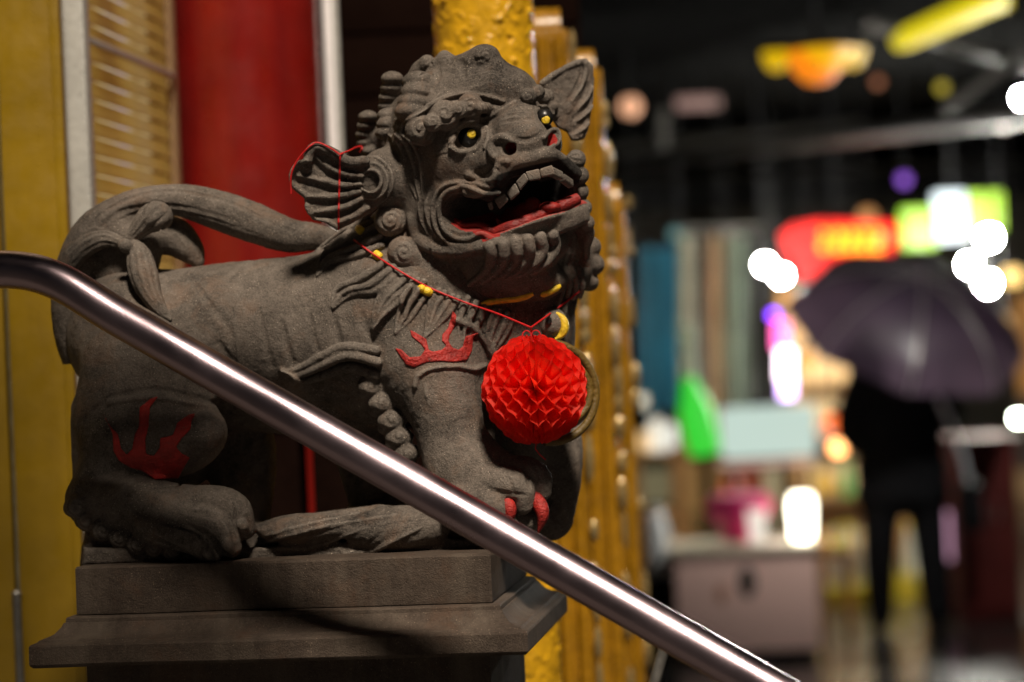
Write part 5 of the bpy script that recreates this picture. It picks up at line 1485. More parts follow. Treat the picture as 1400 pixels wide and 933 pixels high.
for x, y, d, r, col, st, lb in ((876, 548, 13.8, 9, (1.0, 0.85, 0.6), 1.2, 'small cream bulb hanging over the jars'), (1336, 606, 13.6, 9, (1.0, 0.8, 0.45), 0.8, 'faint yellow bulb on the dark red cabinet'),
                             (1288, 120, 12.6, 8, (0.95, 0.75, 0.05), 0.5, 'faint yellow bulb among the roof pipes'), (1372, 165, 12.9, 14, (1.0, 0.8, 0.65), 0.6, 'dull cream globe under the roof beam'),
                             (1200, 112, 15.5, 7, (1.0, 0.3, 0.1), 0.3, 'dim red bulb under the ceiling lantern'), (1236, 246, 16.0, 8, (0.4, 0.1, 1.0), 1.0, 'small purple bulb by the lime green sign'),
                             (1186, 296, 16.2, 12, (1.0, 0.45, 0.15), 0.7, 'orange globe right above the red neon sign'), (925, 320, 16.2, 9, (0.3, 0.7, 0.7), 0.4, 'dull teal bulb above the hanging cloths'),
                             (996, 318, 16.4, 9, (0.6, 0.5, 0.45), 0.5, 'dull pinkish globe above the hanging cloths')):
    bulb(x, y, d, r, col, st, lb)
for x, y, d, w_, col, st, lb in ((1165, 430, 15.2, 17, (1.0, 0.10, 0.03), 0.5, 'red paper lantern hanging between the tube light and umbrella'), (1000, 668, 13.9, 15, (0.9, 0.12, 0.05), 0.35, 'small red paper lantern low behind the counter'),
                              (1128, 660, 15.0, 16, (1.0, 0.55, 0.08), 0.6, 'amber paper lantern in front of the shop bay'), (1372, 452, 15.0, 18, (0.95, 0.5, 0.1), 0.35, 'dim amber paper lantern beyond the umbrella')):
    c0 = Vector(P(x, y, d)); s = d / FPX
    t = thing('paper_lantern', c0, lb, 'lantern', 'paper lanterns in the market')
    m = MB(); m.lathe([(0.4 * w_ * s, -1.15 * w_ * s), (0.85 * w_ * s, -0.75 * w_ * s), (w_ * s, 0), (0.85 * w_ * s, 0.75 * w_ * s), (0.4 * w_ * s, 1.15 * w_ * s)], c0, 18); m.build('paper_shade', lit('paper_glow', col, st), t)
    m = MB(); m.lathe([(0.42 * w_ * s, 1.151 * w_ * s), (0.42 * w_ * s, 1.35 * w_ * s)], c0, 14); m.tube([c0 + Vector((0, 0, 1.35 * w_ * s)), (c0.x, c0.y, 3.3)], 0.005, 6); m.build('top_ring', BLACKM, t)
# pink and white tube light
t = thing('tube_light', Vector(P(1072, 500, 14.0)), 'upright pink and white tube light below the violet bulb', 'lamp')
for r, col, s in (((1058, 440, 1078, 478), (1.0, 0.12, 0.42), 4.0), ((1063, 478, 1085, 520), (1.0, 0.80, 0.92), 7.0), ((1066, 520, 1086, 544), (0.72, 0.50, 1.0), 6.0)):
    a = P((r[0] + r[2]) / 2, r[3], 14.0); b_ = P((r[0] + r[2]) / 2, r[1], 14.0)
    m = MB(); m.tube([a, b_], (r[2] - r[0]) / 2 * 14 / FPX, 14); m.build('tube', lit('tube_glow', col, s), t)
m = MB(); m.tube([P(1056, 436, 14.08), P(1076, 548, 14.08)], 0.03, 8); m.build('bracket', BLACKM, t)
m = MB(); a = P(1076, 546, 14.08); m.tube([a, (a[0], a[1], 0.002)], 0.02, 8); m.build('stand', BLACKM, t)
t = thing('tube_light', Vector(P(1298, 730, 13.6)), 'short pale pink tube lamp beside the dark red cabinet', 'lamp')
m = MB(); m.tube([P(1297, 765, 13.6), P(1298, 700, 13.6)], 10 * 13.6 / FPX, 12); m.build('tube', lit('pink_tube', (1.0, 0.55, 0.78), 0.9), t)
m = MB(); a = P(1297, 768, 13.65); m.tube([a, (a[0], a[1], 0.002)], 0.03, 8); m.build('stand', BLACKM, t)
# orange lantern bowl with side lobes
t = thing('ceiling_lantern', Vector(P(1115, 70, 11.0)), 'orange bowl shaped ceiling lantern with yellow side shades', 'lantern')
c0 = Vector(P(1116, 72, 11.0)); s = 11.0 / FPX
m = MB(); m.lathe([(0.003, -44 * s), (18 * s, -40 * s), (34 * s, -24 * s), (42 * s, 0)], c0, 24); m.build('bowl', lit('bowl_glow', (1.0, 0.26, 0.008), 1.0), t)
m = MB(); m.lathe([(24 * s, -26 * s), (40 * s, -6 * s), (43.5 * s, 2 * s)], c0 + Vector((10 * s, -0.03, 0)), 24, None, False); m.build('inner_shade', lit('shade_glow', (1.0, 0.50, 0.006), 0.95), t)
for dx in (-54, 50):
    m = MB(); m.lathe([(0.003, -24 * s), (12 * s, -20 * s), (19 * s, -6 * s), (20 * s, 4 * s)], c0 + Vector((dx * s, 0.02, 0)), 18); m.build('side_shade', lit('side_glow', (0.9, 0.55, 0.006), 0.8), t)
m = MB(); m.box((c0.x - 76 * s, c0.y - 0.05, c0.z + 4.5 * s), (c0.x + 72 * s, c0.y + 0.05, c0.z + 14 * s), 0.004); m.tube([c0 + Vector((0, 0, 14 * s)), (c0.x, c0.y, 3.3)], 0.01, 8); m.build('mount', BLACKM, t)
t = thing('strip_light', Vector(P(1295, 35, 11.2)), 'slanting yellow strip light under the roof', 'lamp')
m = MB(); m.tube([P(1222, 62, 11.2), P(1240, 52, 11.2), P(1375, -8, 11.0)], [0.03, 0.055, 0.065], 12); m.build('tube', lit('yellow_strip', (0.86, 0.70, 0.006), 0.85), t)
m = MB(); m.tube([P(1226, 50, 11.3), P(1378, -20, 11.1)], 0.02, 8); m.build('bracket', BLACKM, t)
t = thing('strip_light', Vector(P(955, 140, 15)), 'faint dusty pink strip light next to the peach bulb', 'lamp')
pbox('tube', (925, 130, 985, 150), 15.0, 0.06, lit('dusty_pink', (0.75, 0.45, 0.38), 0.35), t, 0.02)
m = MB(); a = P(955, 130, 15.03); m.tube([a, (a[0], a[1], 3.3)], 0.012, 8); m.build('flex', BLACKM, t)
# red neon sign and green sign
t = thing('neon_sign', Vector(P(1145, 345, 14.6)), 'arched red neon sign with glowing orange lettering above the umbrella', 'sign')
sg = [(1066, 322), (1085, 308), (1120, 302), (1225, 305), (1230, 330), (1215, 352), (1165, 358), (1130, 370), (1105, 385), (1085, 372), (1074, 345)]
bm = bmesh.new(); f1 = [bm.verts.new(P(x, y, 14.6)) for x, y in sg]; f2 = [bm.verts.new(P(x, y, 14.7)) for x, y in sg]
bm.faces.new(f1); bm.faces.new(f2[::-1])
for i in range(len(sg)): bm.faces.new((f1[i], f2[i], f2[(i + 1) % len(sg)], f1[(i + 1) % len(sg)]))
m = MB(); m.bm.free(); m.bm = bm; m.build('board', lit('neon_red', (1.0, 0.012, 0.008), 2.2), t, False)
for i, x in enumerate((1128, 1146, 1164, 1182, 1200)):
    m = MB(); m.tube([P(x - 5, 318, 14.57), P(x + 5, 320, 14.57), P(x + 4, 330, 14.57), P(x - 5, 332, 14.57), P(x - 4, 341, 14.57), P(x + 6, 340, 14.57)], 0.017, 8); m.build('letter_stroke', lit('neon_orange', (1.0, 0.30, 0.01), 5.0), t)
m = MB(); a = P(1140, 303, 14.65); m.tube([a, (a[0], a[1], 3.3)], 0.012, 8); m.build('hanger', BLACKM, t)
t = thing('light_sign', Vector(P(1300, 305, 15.6)), 'lime green lit sign with a white middle hung above the white bulbs', 'sign')
pbox('panel', (1236, 284, 1280, 340), 15.6, 0.1, lit('lime_glow', (0.42, 0.85, 0.01), 1.5), t)
pbox('panel', (1282, 262, 1322, 330), 15.6, 0.1, lit('white_glow', (0.82, 0.95, 1.0), 2.0), t)
pbox('panel', (1324, 262, 1370, 318), 15.6, 0.1, lit('lime_glow2', (0.50, 0.90, 0.02), 1.7), t)
m = MB(); a = P(1300, 262, 15.65); m.tube([a, (a[0], a[1], 3.3)], 0.015, 8); m.build('hanger', BLACKM, t)

# stalls: pale light box, shelf of jars, hanging cloths, blue banner
t = thing('light_box', Vector(P(1052, 632, 13.6)), 'pale mint light box standing behind the pink counter', 'light box')
pbox('panel', (988, 553, 1114, 628), 13.6, 0.08, lit('mint_glow', (0.74, 0.92, 0.82), 0.75), t)
pbox('lower_edge', (986, 628, 1116, 640), 13.58, 0.12, lit('peach_edge', (1.0, 0.62, 0.50), 0.6), t)
for x in (1000, 1102):
    m = MB(); a = P(x, 640, 13.66); m.tube([(a[0], a[1], 0.002), a], 0.02, 8); m.build('leg', BLACKM, t)
bt = thing('bottle_lamp', Vector(P(965, 625, 13.3)), 'tall bottle shaped lamp glowing green with a pale neck', 'lamp')
s = 13.3 / FPX; c0 = Vector(P(965, 622, 13.3))
m = MB(); m.lathe([(20 * s, 0), (24 * s, 20 * s), (24 * s, 60 * s), (14 * s, 92 * s), (8 * s, 108 * s)], c0, 20, Matrix.Rotation(math.radians(-10), 3, 'Y')); m.build('bottle', lit('green_glow', (0.05, 0.80, 0.05), 0.8), bt)
m = MB(); m.tube([P(947, 514, 13.3), P(941, 480, 13.3), P(938, 446, 13.3)], [0.032, 0.03, 0.055], 12); m.build('neck', lit('pale_neck', (0.55, 0.6, 0.35), 0.35), bt)
m = MB(); m.lathe([(26 * s, -0.005), (26 * s, -0.03)], c0, 16); a = c0 + Vector((0, 0, -0.03)); m.tube([a, (a.x, a.y, 0.002)], 0.03, 8); m.build('stand', BLACKM, bt)
ban = thing('blue_banner', Vector(P(898, 560, 15)), 'dark teal cloth banner hanging next to the gilded posts', 'banner')
bm = bmesh.new(); rows = []
for i in range(15):
    t_ = i / 14
    rows.append([bm.verts.new(Vector(P(866 + 62 * t_, y, 15.0)) + Vector((0, 0.04 * math.sin(t_ * 16), 0))) for y in (338, 450, 562)])
for a, b_ in zip(rows, rows[1:]):
    for j in range(2): bm.faces.new((a[j], b_[j], b_[j + 1], a[j + 1]))
bmesh.ops.solidify(bm, geom=bm.faces[:], thickness=0.004)
m = MB(); m.bm.free(); m.bm = bm; m.build('cloth', paint('teal_cloth', (0.01, 0.13, 0.20), 0.7, 0.3, 3), ban)
m = MB(); m.tube([P(862, 336, 15), P(932, 336, 15)], 0.015, 8); a = P(897, 336, 15); m.tube([a, (a[0], a[1], 3.3)], 0.006, 6); m.build('rod', BLACKM, ban)
clc = [('cream', (0.62, 0.60, 0.46)), ('grey', (0.40, 0.40, 0.36)), ('tan', (0.55, 0.36, 0.20)), ('olive', (0.36, 0.36, 0.22)), ('grey green', (0.36, 0.44, 0.36)), ('dark grey', (0.20, 0.20, 0.20))]
for i, (cn, cc) in enumerate(clc):
    x = 936 + i * 19; d = 15.6 + 0.05 * (i % 2)
    h = thing('hanging_cloth', Vector(P(x, 540 + (i * 37) % 30, d)), '%s cloth length hanging in the row behind the bottle lamp' % cn, 'cloth', 'cloth lengths on the rail')
    bm = bmesh.new(); rows = []
    for k_ in range(9):
        t_ = k_ / 8
        rows.append([bm.verts.new(Vector(P(x - 8 + 16 * t_ + (3 if yy > 500 else 0), yy, d)) + Vector((0, 0.03 * math.sin(t_ * 12 + i), 0))) for yy in (322, 400, 480, 545 + (i * 37) % 30)])
    for a, b_ in zip(rows, rows[1:]):
        for j in range(3): bm.faces.new((a[j], b_[j], b_[j + 1], a[j + 1]))
    bmesh.ops.solidify(bm, geom=bm.faces[:], thickness=0.004)
    m = MB(); m.bm.free(); m.bm = bm; m.build('fabric', paint('cloth_' + cn.replace(' ', '_'), cc, 0.8, 0.3, 4), h)
    m = MB(); a = P(x, 322, d); m.tube([a, P(x, 312, d)], 0.008, 6); m.build('hook', IRON, h)
t = thing('cloth_rail', Vector(P(985, 314, 15.62)), 'thin rail that carries the hanging cloths', 'rail')
m = MB(); m.tube([P(925, 314, 15.62), P(1045, 311, 15.62)], 0.012, 8); m.build('bar', IRON, t)
for x in (930, 1040):
    m = MB(); a = P(x, 313, 15.62); m.tube([a, (a[0], a[1], 3.3)], 0.008, 6); m.build('hanger_wire', BLACKM, t)
# shelf with jars
sh = thing('stall_shelf', Vector(P(905, 870, 12.6)), 'narrow wooden stall shelf beside the gilded posts', 'shelf')
SW = paint('shelf_wood', (0.34, 0.17, 0.05), 0.5, 0.3, 6)
for y in (618, 700): pbox('board', (868, y, 934, y + 9), 12.6, 0.30, SW, sh, 0.004)
for x in (870, 928): pbox('upright', (x, 612, x + 5, 889), 12.62, 0.05, SW, sh, 0.004)
for i, (x, h, r, col, s_) in enumerate(((880, 30, 8, (1.0, 0.62, 0.25), 0.9), (898, 50, 9, (1.0, 0.92, 0.75), 1.0), (918, 42, 8, (0.95, 0.95, 0.85), 0.9))):
    lb = ('squat amber jar with added glow on the stall shelf', 'tallest cream jar with added glow in the middle of the stall shelf', 'white jar with added glow at the free end of the stall shelf')[i]
    j = thing('glass_jar', Vector(P(x, 617.5, 12.72)), lb, 'jar'); c0 = Vector(P(x, 617.5, 12.72)); s = 12.72 / FPX
    m = MB(); m.lathe([(r * s, 0.001), (r * 1.05 * s, h * 0.1 * s), (r * 1.05 * s, h * 0.75 * s), (r * 0.7 * s, h * 0.9 * s)], c0, 16); m.build('jar_body', lit('jar_glow%d' % i, col, s_), j)  # glow added as emission, no lamp in the jars
    m = MB(); m.lathe([(r * 0.75 * s, h * 0.9 * s + 0.001), (r * 0.75 * s, h * s)], c0, 16); m.build('lid', IRON, j)
# lit shop bay beyond the crates, with goods on its shelves
bay = thing('shop_bay', Vector(P(1150, 880, 17.0)), 'small lit shop bay with brown shelves between counter and person', 'shop')
pbox('back_panel', (1085, 400, 1240, 800), 17.6, 0.05, paint('bay_back', (0.60, 0.43, 0.22), 0.6, 0.5, 1.2), bay)
for y in (520, 600, 680, 760): pbox('shelf_board', (1086, y, 1238, y + 6), 17.2, 0.38, SW, bay, 0.004)
for x in (1083, 1236): pbox('side_board', (x, 396, x + 7, 852), 17.15, 0.45, SW, bay, 0.004)
lt = thing('tube_light', Vector(P(1160, 398, 17.0)), 'thin warm tube light along the top of the lit shop bay', 'lamp')
m = MB(); m.tube([P(1100, 400, 17.0), P(1225, 394, 17.0)], 0.018, 10); m.build('tube', lit('bay_tube', (1.0, 0.80, 0.50), 130), lt)
m = MB(); m.box(*pb_(1095, 388, 1230, 396, 17.02, 0.05), 0.004); m.build('fitting', BLACKM, lt)
rg_ = random.Random(8)
GC = [('green', (0.05, 0.30, 0.06)), ('red', (0.5, 0.04, 0.03)), ('white', (0.7, 0.68, 0.62)), ('orange', (0.7, 0.25, 0.03)), ('yellow', (0.7, 0.55, 0.05)), ('blue', (0.04, 0.12, 0.4))]
gi = 0
for row, y in enumerate((600, 680, 760)):
    for k_ in range(4):
        cn, cc = GC[gi % 6]; shelf_n = ('upper', 'middle', 'lower')[row]
        x = 1100 + k_ * 30 + rg_.uniform(-4, 4); hh = rg_.uniform(28, 52); s = 17.3 / FPX; w_ = rg_.uniform(8, 11)
        kind = gi % 2
        a = Vector(P(x, y - 0.8, 17.32))
        lb = '%s %s on the %s shelf of the lit shop bay' % (cn, ('bottle', 'carton')[kind], shelf_n)
        t = thing(('shop_bottle', 'shop_carton')[kind], a, lb, ('bottle', 'carton')[kind], 'goods on the shop bay shelves')
        gm_ = paint('goods_%d' % gi, cc, 0.4, 0.2, 8)
        m = MB()
        if kind == 0:
            m.lathe([(w_ * 0.8 * s, 0.001), (w_ * 0.8 * s, hh * 0.6 * s), (w_ * 0.35 * s, hh * 0.8 * s), (w_ * 0.35 * s, hh * s)], a, 12); m.build('bottle_body', gm_, t)
            m = MB(); m.lathe([(w_ * 0.42 * s, hh * s + 0.001), (w_ * 0.42 * s, hh * 1.08 * s)], a, 10); m.build('cap', BLACKM, t)
        else:
            m.box((a.x - w_ * s, a.y - 0.04, a.z + 0.001), (a.x + w_ * s, a.y + 0.04, a.z + hh * 0.75 * s), 0.004); m.build('carton_body', gm_, t)
            m = MB(); m.box((a.x - w_ * s * 0.7, a.y - 0.044, a.z + hh * 0.2 * s), (a.x + w_ * s * 0.7, a.y - 0.0405, a.z + hh * 0.5 * s)); m.build('paper_label', BW_, t) if False else m.build('paper_label', paint('paper_label', (0.7, 0.66, 0.55), 0.7), t)
        gi += 1
# bin with white bottle
bn = thing('waste_bin', Vector(P(905, 888, 12.2)), 'black tapered bin standing under the stall shelf', 'bin')
s = 12.2 / FPX; c0 = Vector(P(905, 884, 12.2)); c0.z = 0.003; hb = Zp(905, 788, 12.2) - 0.006
m = MB(); m.lathe([(17 * s, 0), (21 * s, hb - 0.02)], c0, 20); m.build('bin_body', BLACKM, bn)
m = MB(); m.lathe([(22.5 * s, hb - 0.02), (22.5 * s, hb), (19 * s, hb)], c0, 20); m.build('rim', BLACKM, bn)
wb = thing('white_bottle', Vector((c0.x, c0.y, hb + 0.004)), 'tall plain white bottle standing on the black bin', 'bottle')
m = MB(); m.lathe([(15 * s, 0), (16 * s, 6 * s), (16 * s, 66 * s), (11 * s, 82 * s), (6 * s, 88 * s)], (c0.x, c0.y, hb + 0.004), 18); m.build('bottle_body', paint('white_plastic', (0.8, 0.82, 0.82), 0.3, 0.05), wb)
m = MB(); m.lathe([(7 * s, 88.5 * s), (7 * s, 97 * s)], (c0.x, c0.y, hb + 0.004), 14); m.build('cap', paint('white_cap', (0.7, 0.72, 0.72), 0.4), wb)
# pink counter with emblem
PINK = paint('pink_board', (0.85, 0.56, 0.49), 0.45, 0.08, 2.0, 0.02, 12)
ct = thing('pink_counter', Vector(P(1022, 880, 12.0)), 'dusty pink stall counter with a dark oval emblem and pale top', 'counter')
lo, hi = pb_(928, 752, 1116, 872, 12.0, 0.55); lo = (lo[0], lo[1], 0.05)
m = MB(); m.box(lo, hi, 0.008); m.build('cabinet', PINK, ct)
m = MB(); m.box((lo[0] - 0.02, lo[1] - 0.02, hi[2] + 0.001), (hi[0] + 0.02, hi[1], hi[2] + 0.035), 0.006); m.build('worktop', paint('cream_top', (0.75, 0.66, 0.50), 0.4), ct)
m = MB(); m.box((lo[0] + 0.03, lo[1] + 0.03, 0.004), (hi[0] - 0.03, hi[1] - 0.03, 0.05)); m.build('plinth', BLACKM, ct)
e0 = Vector(P(1022, 796, 11.995)); s = 12 / FPX
m = MB(); m.lathe([(0.001, 0), (10 * s, 0.001), (12 * s, -0.004), (12 * s, -0.006)], e0, 24, Matrix(((1, 0, 0), (0, 0, -1), (0, 1.8, 0)))); m.build('emblem', paint('emblem_dark', (0.03, 0.028, 0.025), 0.5), ct)
m = MB(); m.lathe([(0.001, 0), (6 * s, 0.001), (7 * s, -0.003)], Vector(P(987, 812, 11.995)), 24, Matrix(((1, 0, 0), (0, 0, -1), (0, 1.8, 0)))); m.build('emblem', paint('emblem_tan', (0.50, 0.23, 0.14), 0.5), ct)
topz = hi[2] + 0.036
def on_top(px, w, h, d, prof, mats, name, part, label, cat):
    a = Vector(P(px, 740, d)); a.z = topz; s = d / FPX
    t = thing(name, a, label, cat)
    m = MB(); m.lathe([(r * w * s, z * h * s) for r, z in prof], a, 20); m.build(part, mats, t)
    return t, a, s
t, a, s = on_top(1098, 17, 62, 12.2, [(0.7, 0), (0.85, 0.1), (1.0, 0.8), (0.8, 1.0)], lit('warm_white', (1.0, 0.93, 0.72), 8.0), 'table_lamp', 'shade', 'glowing cream table lamp on the end of the pink counter', 'lamp')
m = MB(); m.lathe([(12 * s, -0.0005), (12 * s, 0.002)], a, 12); m.build('foot', BLACKM, t)
on_top(1036, 13, 44, 12.15, [(0.75, 0), (1.0, 0.95), (1.05, 1.0)], lit('cup_glow', (1.0, 0.90, 0.78), 0.9), 'paper_cup', 'cup_wall', 'pale paper cup with added glow on the pink counter', 'cup')  # the cup is no lamp; its brightness is put in as emission
t, a, s = on_top(1012, 45, 62, 12.35, [(0.55, 0), (0.6, 0.3), (0.95, 0.55), (1.0, 0.8), (0.9, 1.0)], paint('magenta_plastic', (0.62, 0.02, 0.16), 0.35, 0.15, 5), 'plastic_basin', 'basin', 'magenta plastic basin upside down on the pink counter', 'basin')
m = MB(); m.lathe([(46 * s, 48 * s), (47 * s, 51 * s), (46 * s, 54 * s)], a, 20, None, False); m.build('rim', paint('magenta_rim', (0.5, 0.015, 0.13), 0.35), t)
# fruit crate beside the counter
fc = thing('fruit_crate', Vector(P(1150, 880, 13.0)), 'shallow wooden crate of fruit standing beside the pink counter', 'crate')
lo, hi = pb_(1124, 742, 1166, 762, 13.0, 0.26)
m = MB(); m.box((lo[0], 13.0, lo[2]), (hi[0], 13.26, hi[2] - 0.04), 0.004); m.build('tray', SW, fc)
for dx in (0.01, hi[0] - lo[0] - 0.03):
    m = MB(); m.box((lo[0] + dx, 13.02, 0.004), (lo[0] + dx + 0.02, 13.24, lo[2] - 0.001), 0.003); m.build('leg_frame', SW, fc)
k_ = 0
for ix in range(3):
    for iy in range(3):
        cn, cc = (('orange', (0.8, 0.26, 0.02)), ('lime', (0.40, 0.62, 0.03)), ('lemon', (0.85, 0.66, 0.03)))[(ix + iy) % 3]
        c0 = Vector((lo[0] + 0.03 + ix * 0.052, 13.05 + iy * 0.07, hi[2] - 0.04 + 0.024))
        t = thing('fruit', c0, '%s coloured fruit in the crate by the pink counter' % cn, 'fruit', '%s fruit in the crate' % cn)
        m = MB(); m.lathe([(max(1e-4, 0.025 * math.sin(math.pi * i / 8)), -0.024 * math.cos(math.pi * i / 8)) for i in range(9)], c0, 12, None, False); m.build('skin', paint('fruit_%s' % cn, cc, 0.4), t)
        m = MB(); m.tube([c0 + Vector((0, 0, 0.0235)), c0 + Vector((0.002, 0, 0.031))], 0.002, 6); m.build('stalk', SW, t)
# bottle crates
CR = paint('yellow_crate', (0.80, 0.66, 0.02), 0.4, 0.12, 4)
BW = paint('milk_glass', (0.75, 0.76, 0.66), 0.25, 0.08, 5)
def crate(x0, x1, ytop, d, label):
    lo, hi = pb_(x0, ytop, x1, 872, d, 0.32); z0 = 0.004; hgt = hi[2] - z0
    t = thing('bottle_crate', ((lo[0] + hi[0]) / 2, d, z0), label, 'crate', 'yellow bottle crates behind the person')
    n = 4; w = hi[0] - lo[0]
    for i in range(n + 1):
        z = z0 + hgt * i / n
        m = MB(); m.box((lo[0], d, z + (0 if i == 0 else -0.02)), (hi[0], d + 0.32, z + 0.014), 0.003) if i in (0,) else m.box((lo[0], d, z - 0.012), (hi[0], d + 0.014, z + 0.012), 0.003)
        m.build('rail', CR, t)
    for i in range(4):
        x = lo[0] + (w - 0.016) * i / 3
        m = MB(); m.box((x, d + 0.016, z0), (x + 0.016, d + 0.032, z0 + hgt), 0.003); m.build('slat', CR, t)
    m = MB(); m.box((lo[0] + 0.004, d + 0.30, z0 + 0.015), (hi[0] - 0.004, d + 0.318, z0 + hgt), 0.003); m.build('back_panel', CR, t)
    for s_ in (0, 1):
        x = lo[0] + 0.001 if s_ == 0 else hi[0] - 0.015
        m = MB(); m.box((x, d + 0.034, z0 + 0.015), (x + 0.014, d + 0.298, z0 + hgt), 0.003); m.build('side_panel', CR, t)
    return lo, hi, hgt
def bottles(lo, hi, d, n, top, who):
    w = hi[0] - lo[0]
    for i in range(n):
        x = lo[0] + w * (i + 0.5) / n; r = min(0.035, w / n * 0.42)
        t = thing('milk_bottle', (x, d + 0.12, 0.02), who, 'bottle', 'pale bottles in the yellow crates, ' + who.split()[-2])
        m = MB(); m.lathe([(r, 0.001), (r, top * 0.62), (r * 0.5, top * 0.82), (r * 0.5, top * 0.95)], (x, d + 0.12, 0.02), 14); m.build('bottle_body', BW, t)
        m = MB(); m.lathe([(r * 0.58, top * 0.951), (r * 0.58, top)], (x, d + 0.12, 0.02), 12); m.build('cap', CR, t)
lo, hi, hg = crate(1142, 1200, 806, 14.2, 'yellow slatted bottle crate on the pink counter side of the person')
bottles(lo, hi, 14.2, 3, hg + 0.36, 'pale bottle standing in the yellow crate by the counter side')
lo, hi, hg = crate(1216, 1262, 790, 14.4, 'yellow slatted bottle crate seen between the person\'s legs')
bottles(lo, hi, 14.4, 2, hg + 0.30, 'pale bottle standing in the crate between the legs')
# dark red cabinet
cb = thing('red_cabinet', Vector(P(1352, 880, 13.2)), 'dark red wooden cabinet at the side of the lane', 'cabinet')
lo, hi = pb_(1322, 604, 1388, 880, 13.2, 0.5); lo = (lo[0], lo[1], 0.004)
DR = paint('dark_red_wood', (0.075, 0.012, 0.010), 0.7, 0.3, 5, spec=0.15)
m = MB(); m.box(lo, hi, 0.01); m.build('carcass', DR, cb)
mid = (lo[0] + hi[0]) / 2
for a, b_ in ((lo[0] + 0.01, mid - 0.003), (mid + 0.003, hi[0] - 0.01)):
    m = MB(); m.box((a, lo[1] - 0.018, 0.05), (b_, lo[1] - 0.001, hi[2] - 0.03), 0.004); dr = m.build('door', DR, cb)
    m = MB(); m.tube([((mid + (a + b_) / 2) / 2, lo[1] - 0.03, 0.55), ((mid + (a + b_) / 2) / 2, lo[1] - 0.03, 0.65)], 0.006, 8); m.build('handle', IRON, dr)
m = MB(); m.box((lo[0] - 0.03, lo[1] - 0.03, hi[2] + 0.001), (hi[0] + 0.03, hi[1], hi[2] + 0.03), 0.006); m.build('top', DR, cb)

# ------------------------------------------------------------------ person with umbrella
pd_ = 13.0
gx = X(1243, 880, pd_); K = pd_ / FPX
CLOTH = paint('black_coat', (0.005, 0.005, 0.006), 0.8, 0.3, 8, 0.05, 60, spec=0.1)
per = thing('person', (gx, pd_, 0.0), 'person in dark clothes walking away under an umbrella', 'person')
pv = Vol((gx - 0.45, pd_ - 0.35, -0.01), (gx + 0.45, pd_ + 0.35, 1.74), 0.010)
def pt(rows, k=0.02, n=16):
    q = spline(np.asarray(rows, float), n); pv.tube(q[:, :3] + [gx, pd_, 0], q[:, 3], k)
pt([(-0.14, 0.02, 0.10, 0.070), (-0.142, 0.0, 0.28, 0.084), (-0.135, -0.02, 0.50, 0.095), (-0.12, 0.0, 0.80, 0.11)])
pt([(0.14, -0.06, 0.10, 0.070), (0.142, -0.03, 0.28, 0.084), (0.135, 0.0, 0.50, 0.095), (0.12, 0.0, 0.80, 0.11)])
pt([(-0.14, 0.03, 0.045, 0.045), (-0.15, 0.12, 0.035, 0.038), (-0.135, 0.19, 0.03, 0.028)])
pt([(0.14, -0.05, 0.045, 0.045), (0.155, 0.05, 0.035, 0.038), (0.14, 0.12, 0.03, 0.028)])
for z, rx, ry_ in ((0.74, 0.25, 0.17), (0.88, 0.25, 0.17), (1.0, 0.24, 0.16), (1.14, 0.24, 0.15), (1.28, 0.235, 0.14), (1.37, 0.18, 0.115)):
    pv.ell((gx, pd_, z), (rx, ry_, 0.13), None, 0.05)
pt([(-0.20, 0, 1.36, 0.072), (-0.28, 0.02, 1.12, 0.066), (-0.20, 0.16, 0.98, 0.046), (-0.10, 0.25, 1.05, 0.038)])
pt([(0.20, 0, 1.36, 0.072), (0.29, 0.0, 1.14, 0.066), (0.20, 0.20, 1.08, 0.046), (0.10, 0.27, 1.20, 0.038)])
pt([(0, 0, 1.36, 0.06), (0, 0.02, 1.46, 0.055)])
pv.ell((gx, pd_ + 0.03, 1.575), (0.078, 0.098, 0.112), None, 0.02)
pv.ell((gx, pd_ + 0.125, 1.56), (0.014, 0.022, 0.018), None, 0.01)
for s_ in (-1, 1): pv.ell((gx + s_ * 0.08, pd_ + 0.03, 1.565), (0.012, 0.02, 0.03), None, 0.006)
for i in range(4):                                # fingers closed round the umbrella shaft and, on the other side, a relaxed hand
    pt([(0.105, 0.30, 1.165 + i * 0.021, 0.010), (0.085, 0.325, 1.165 + i * 0.021, 0.0095), (0.055, 0.315, 1.165 + i * 0.021, 0.009), (0.06, 0.29, 1.163 + i * 0.021, 0.008)], 0.004, 8)
    pt([(-0.09, 0.26, 1.03 + i * 0.018, 0.010), (-0.05, 0.275, 1.03 + i * 0.018, 0.0095), (-0.02, 0.26, 1.03 + i * 0.018, 0.008)], 0.004, 8)
pt([(0.11, 0.27, 1.24, 0.012), (0.085, 0.285, 1.265, 0.010), (0.06, 0.30, 1.26, 0.009)], 0.004, 8)
pt([(-0.10, 0.25, 1.09, 0.012), (-0.075, 0.262, 1.115, 0.010), (-0.05, 0.265, 1.12, 0.009)], 0.004, 8)
pbody = obj('body', pv.mesh('body', 2)[0], CLOTH, per)
hv = Vol((gx - 0.13, pd_ - 0.12, 1.42), (gx + 0.13, pd_ + 0.17, 1.74), 0.008)
hv.ell((gx, pd_ + 0.012, 1.60), (0.090, 0.102, 0.108), None, 0.02); hv.ell((gx, pd_ - 0.03, 1.53), (0.080, 0.06, 0.09), None, 0.02)
hv.ell((gx, pd_ + 0.13, 1.55), (0.075, 0.06, 0.09), None, 0.01, 'sub')
obj('hair', hv.mesh('hair', 2)[0], paint('black_hair', (0.01, 0.009, 0.008), 0.5), pbody)
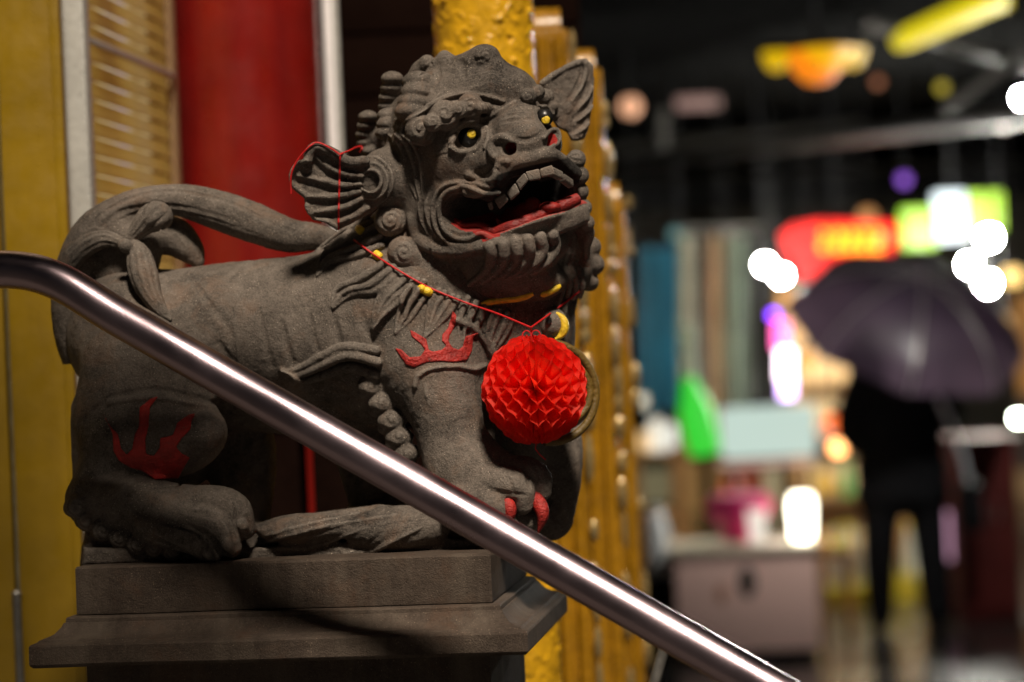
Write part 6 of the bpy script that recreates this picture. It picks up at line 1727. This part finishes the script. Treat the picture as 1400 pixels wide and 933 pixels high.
# pale strap of a bag along the arm
sp = [P(1284, 545, pd_ - 0.2), P(1300, 580, pd_ - 0.22), P(1315, 620, pd_ - 0.2), P(1325, 660, pd_ - 0.16)]
bgp = thing('shoulder_bag', sp[-1], 'dark shoulder bag on a pale strap at the person\'s side', 'bag')
m = MB(); m.tube([Vector(p) for p in spline(np.array(sp), 12)], 0.016, 8); m.build('strap', paint('pale_strap', (0.45, 0.47, 0.50), 0.35), bgp)
a = Vector(P(1326, 690, pd_ - 0.12)); m = MB(); m.box((a.x - 0.05, a.y - 0.10, a.z - 0.14), (a.x + 0.06, a.y + 0.14, a.z + 0.12), 0.03); m.build('bag_body', CLOTH, bgp)
# umbrella
un = Vector((0.22, -0.50, 0.84)).normalized()
UC = Vector(P(1236, 455, pd_ - 0.05)); UR = 0.66; UH = 0.36
ux = un.orthogonal().normalized()
ux = (Vector((1, 0, -0.26)) - un * un.dot(Vector((1, 0, -0.26)))).normalized(); uy = un.cross(ux)
umb = thing('umbrella', UC, 'large dark open umbrella with pale lit panels held by the person', 'umbrella')
UMB = paint('umbrella_cloth', (0.011, 0.007, 0.015), 0.38, 0.25, 3, 0.02, 30, coat=0.05)
_nt = UMB.node_tree; _tr = node(_nt, 'ShaderNodeBsdfTranslucent'); _tr.inputs[0].default_value = (0.20, 0.13, 0.19, 1)
_mx = node(_nt, 'ShaderNodeMixShader', ins={0: 0.13}); _nt.links.new(_nt.nodes['Principled BSDF'].outputs[0], _mx.inputs[1]); _nt.links.new(_tr.outputs[0], _mx.inputs[2]); _nt.links.new(_mx.outputs[0], _nt.nodes['Material Output'].inputs[0])
NP_ = 8
def upt(a, t):
    k_ = (a * NP_ / (2 * math.pi)) % 1.0
    sag = 1 - 0.07 * math.sin(math.pi * k_) * t
    r = UR * math.sin(t * 1.35) / math.sin(1.35) * sag
    return UC + ux * (r * math.cos(a)) + uy * (r * math.sin(a)) + un * (UH * (math.cos(t * 1.35) - math.cos(1.35)) / (1 - math.cos(1.35)))
for i in range(NP_):
    bm = bmesh.new(); rows = []
    for j in range(9):
        a = 2 * math.pi * (i + j / 8) / NP_
        a = min(a, 2 * math.pi * (i + 1) / NP_ - 1e-4)
        rows.append([bm.verts.new(upt(a, 0.03 + 0.97 * k_ / 8)) for k_ in range(9)])
    for a, b_ in zip(rows, rows[1:]):
        for k_ in range(8): bm.faces.new((a[k_], b_[k_], b_[k_ + 1], a[k_ + 1]))
    m = MB(); m.bm.free(); m.bm = bm; m.build('panel', UMB, umb)
for i in range(NP_):
    a = 2 * math.pi * i / NP_ + 1e-4
    m = MB(); m.tube([upt(a, 0.04 + 0.97 * k_ / 10) + un * 0.003 for k_ in range(11)], 0.0065, 6); m.build('rib', IRON, umb)
hand = Vector((gx + 0.07, pd_ + 0.30, 1.10))
ap = UC + un * UH
m = MB(); m.tube([hand, ap + un * 0.05], 0.007, 8); m.build('shaft', IRON, umb)
m = MB(); m.tube([hand + Vector((0, 0, -0.02)), hand + (ap - hand).normalized() * 0.14], 0.016, 10); m.build('handle', BLACKM, umb)
